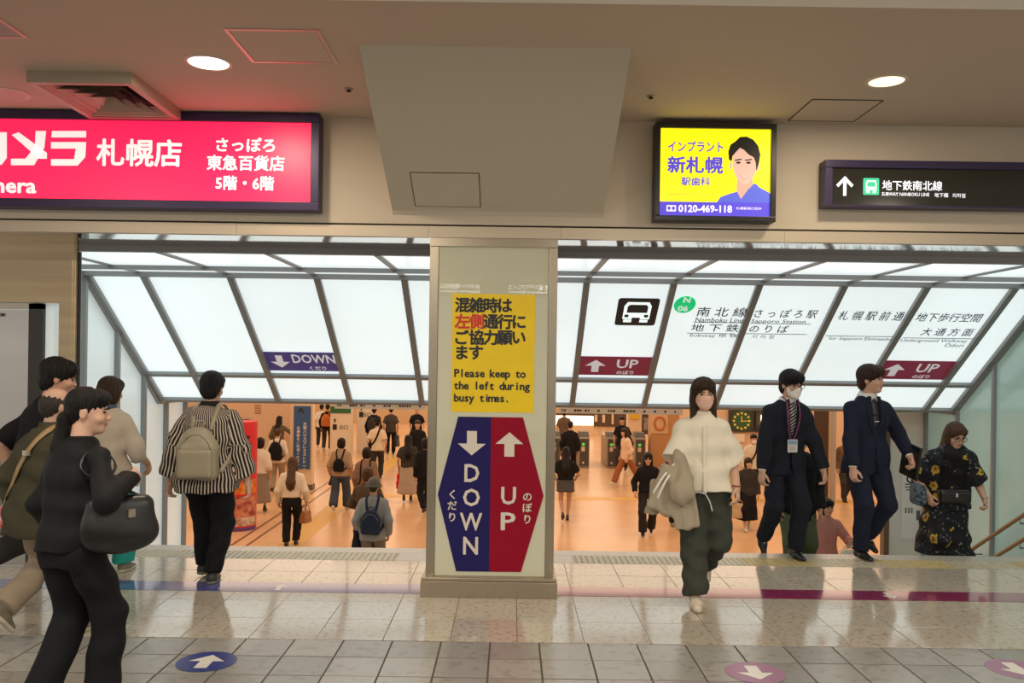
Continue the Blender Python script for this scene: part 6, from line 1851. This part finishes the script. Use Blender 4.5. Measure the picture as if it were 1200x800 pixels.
for sx in (-1, 1): sling(f, [f.N + A_(sx*.08, -.02, .05), f.N + A_(sx*.09, .1, -.05), f.P + A_(sx*.12, .2, .12), f.P + A_(sx*.16, .1, .0)], C_BLACK, .03, t)
sdf_mesh('bag_body', [(rbox(f.P + A_(-.2, .05, -.05), (.05, .1, .09), .03), 0, '+')], .014, C_BLACK, t)
f = simple('man in a cream T-shirt with a dark strap across his back', 442, 24.2, 1.72, 182, cloth('cream_tee', (0.62, 0.50, 0.36)), C_CHAR, 'black', None, top_kw=TEE)
hat_cap(f, C_BLACK); hair(f, 'short', HAIR['black'])
t = bag_root('body_bag', 'dark body bag strap over the cream T-shirt', f)
sling(f, [f.N + A_(-.07, -.02, .05), f.N + A_(-.06, .1, -.04), (f.N+f.P)/2 + A_(0.02, .2, 0), f.P + A_(.16, .1, .06)], C_BLACK, .05, t)
sdf_mesh('pouch', [(rbox(f.P + A_(.19, .03, .05), (.05, .09, .1), .03), 0, '+')], .02, C_BLACK, t)
f = simple('woman in a white blouse with long wavy hair near the stair foot', 342, 15.4, 1.60, 184, cloth('soft_white', (0.66, 0.58, 0.47)), C_BLACK, 'light', 'long', top_kw=dict(hem=.55, ex=.026), hands=[(-.155, -.06, .50), (.15, -.03, .49)], feet=[(-.045, -.04, 0, 0, 0), (.045, .05, 0, 0, 0)])
tote('orange and brown handbag of the long-haired woman', f, 0, L_BROWN, .24, .22, .12, yaw=70, handle=.10, name='handbag')
f = simple('person with reddish hair in a white shirt carrying a black backpack', 325, 21.5, 1.62, 182, cloth('white_shirt', (0.66, 0.56, 0.44)), C_KHAKI, 'light', 'short', top_kw=dict(ex=.024))
backpack(f, 'black backpack on the white-shirted person in the far left', C_BLACK, .34, .48, .14, .66, fine=False)
f = simple('woman in a cream top and long grey skirt beside the red poster', 304, 18.7, 1.64, 176, C_CREAM, cloth('ash_skirt', (0.26, 0.20, 0.15)), 'black', 'bob', top_kw=dict(ex=.03, hem=.52, sleeve=.7), skirt=dict(hem=.14, flare=.10))
f = simple('far woman in an olive waistcoat with raised arm', 326.5, 26.3, 1.62, 172, cloth('olive_vest', (0.13, 0.095, 0.05)), C_RUST, 'black', 'long', top_kw=dict(hem=.44), hands=[(-.19, -.14, .70), (.14, -.05, .5)])
f = simple('woman in a beige cardigan and wide jeans with a black backpack', 399, 19.0, 1.63, 178, cloth('tan_cardigan', (0.36, 0.25, 0.155)), C_DENIM, 'black', 'bob', shoe=S_WHITE, top_kw=dict(ex=.026, hem=.48), leg_kw=dict(ex=.03, flare=.03), feet=[(-.07, -.12, 0, 0, 0), (.06, .14, .0, 0, 24)])
backpack(f, 'small black backpack on the woman in the beige cardigan', C_BLACK, .24, .30, .10, .64, fine=False)
tote('small black handbag of the woman in the beige cardigan', f, 1, L_BLACK, .20, .16, .08, yaw=80, handle=.03, name='handbag', dz=.05)
f = simple('far person in white walking beside the orange backpack', 376.5, 32.5, 1.68, 180, C_WHITE, C_CHAR, 'black', 'short', shoe=S_WHITE)
f = simple('far person in black wearing an orange backpack', 383.5, 31.5, 1.74, 180, C_BLACK, C_CHAR, 'black', 'short', shoe=S_WHITE)
backpack(f, 'orange backpack on the far person in black', cloth('orange_pack', (0.55, 0.16, 0.04)), .36, .46, .15, .66, fine=False)
f = simple('far man in dark clothes left of the one with the briefcase', 438, 29.6, 1.76, 176, C_BLACK, C_CHAR, 'black', 'short')
backpack(f, 'dark backpack on the far man beside the briefcase', C_CHAR, .34, .44, .15, .68, fine=False)
f = simple('far man in a dark grey T-shirt carrying a black briefcase', 458, 30.4, 1.74, 184, cloth('dark_grey_tee', (0.055, 0.045, 0.038)), C_BLACK, 'black', 'short', top_kw=TEE)
tote('black briefcase of the far man in grey', f, 0, L_BLACK, .34, .42, .10, yaw=70, handle=.04, name='briefcase')
f = simple('woman with long curly hair in a dark top and pale long skirt', 478, 20.4, 1.60, 186, cloth('dark_print_top', (0.05, 0.042, 0.036), noise=.4, nscale=30), cloth('pale_skirt', (0.42, 0.33, 0.26)), 'black', 'long', top_kw=dict(sleeve=.4, cuff=.02, ex=.03, hem=.52), skirt=dict(hem=.12, flare=.08))
tote('bright red bag carried by the curly-haired woman', f, 1, cloth('red_bag', (0.60, 0.01, 0.02)), .26, .36, .1, yaw=80, handle=.03, name='shopping_bag')
f = simple('man in a black T-shirt coming toward the stairs left of the pillar', 489, 24.2, 1.70, 6, C_BLACK, C_DENIM, 'brown', 'short', top_kw=TEE)
f = simple('far person in a black top behind the man in the black T-shirt', 488.5, 31.0, 1.72, 0, C_BLACK, C_CHAR, 'brown', 'short', top_kw=TEE)
f = simple('person in black half hidden behind the left side of the pillar', 499, 18.9, 1.66, 200, C_BLACK, C_BLACK, 'black', 'bob', feet=[(-.05, -.14, 0, 0, 0), (.06, .16, 0, 0, 25)])
# ---------------- right half of the concourse
f = simple('young woman in a black top and denim miniskirt', 663, 18.2, 1.58, 178, C_BLACK, cloth('denim_skirt', (0.075, 0.07, 0.07)), 'black', 'long', top_kw=dict(sleeve=.40, cuff=.02, hem=.56, ex=.024), skirt=dict(hem=.40, flare=.02), hands=[(-.15, -.12, .58), (.15, -.12, .58)], feet=[(-.03, -.02, 0, 0, 0), (.035, .14, .0, 0, 35)])
f = simple('man in a black suit passing the ticket gate', 668, 24.6, 1.70, 176, C_BLACK, C_BLACK, 'black', 'short', top_kw=dict(hem=.44))
f = simple('man in a brown shirt beyond the ticket gate', 661, 30.6, 1.70, 178, cloth('umber_shirt', (0.13, 0.085, 0.05)), C_CHAR, 'black', 'short', top_kw=TEE)
f = simple('woman in a cream blouse and rust trousers striding across', 733, 23.4, 1.62, -72, cloth('peach_blouse', (0.70, 0.50, 0.34)), C_RUST, 'brown', 'long', shoe=S_WHITE, lean=4, top_kw=dict(ex=.03, hem=.46, sleeve=.8), feet=[(-.04, -.20, 0, 0, -8), (.04, .27, .0, 0, 30)], leg_kw=dict(ex=.022, flare=.02))
f = simple('man in a black T-shirt standing behind the ticket gate', 729, 26.6, 1.74, -20, C_BLACK, C_CHAR, 'black', 'short', top_kw=TEE)
f = simple('woman in black with sunglasses walking toward the stairs', 759, 16.8, 1.64, -8, C_BLACK, cloth('black_flares', (0.022, 0.018, 0.016)), 'black', 'long', top_kw=dict(hem=.52), leg_kw=dict(ex=.016, flare=.03), feet=[(-.05, -.06, 0, 0, 0), (.05, .10, 0, 0, 20)], hands=[(-.15, -.06, .52), (.12, -.10, .56)], tone=(0.60, 0.35, 0.24))
glasses(f, MATS['frame_black'], True)
f = simple('person in black trousers hidden behind the draped jacket', 791, 17.9, 1.66, 4, C_CHAR, C_BLACK, 'black', 'short', shoe=S_GREY)
f = simple('short woman in a long black dress with a paper bag', 876, 17.4, 1.50, 2, C_CHAR, C_BLACK, 'brown', 'bob', shoe=S_WHITE, skirt=dict(hem=.15, flare=.06), hands=[(-.15, -.06, .48), (.13, -.06, .5)])
tote('beige paper bag carried by the woman in the long black dress', f, 0, cloth('kraft_paper', (0.52, 0.38, 0.24)), .24, .30, .10, handle=.06, name='paper_bag', soft=.008)
f = simple('person in a cream top and white face mask behind the black dress', 882, 21.4, 1.66, 6, C_CREAM, C_BLACK, 'black', 'short', top_kw=dict(ex=.026))
mask(f, MATS['cloth_white_mask'])
t = bag_root('strap_bag', 'dark bag on a strap across the cream top', f)
sling(f, [f.N + A_(.08, .02, .05), f.N + A_(.06, -.1, -.05), (f.N+f.P)/2 + A_(0, -.2, 0), f.P + A_(-.15, -.1, .04)], C_BLACK, .04, t)
sdf_mesh('bag_body', [(rbox(f.P + A_(-.2, .0, .0), (.05, .1, .09), .03), 0, '+')], .02, C_BLACK, t)
f = simple('person in dark trousers behind the man in navy', 990, 21.4, 1.68, 8, C_BROWN, C_CHAR, 'black', 'short', feet=[(-.06, -.1, 0, 0, 0), (.04, .08, 0, 0, 10)])
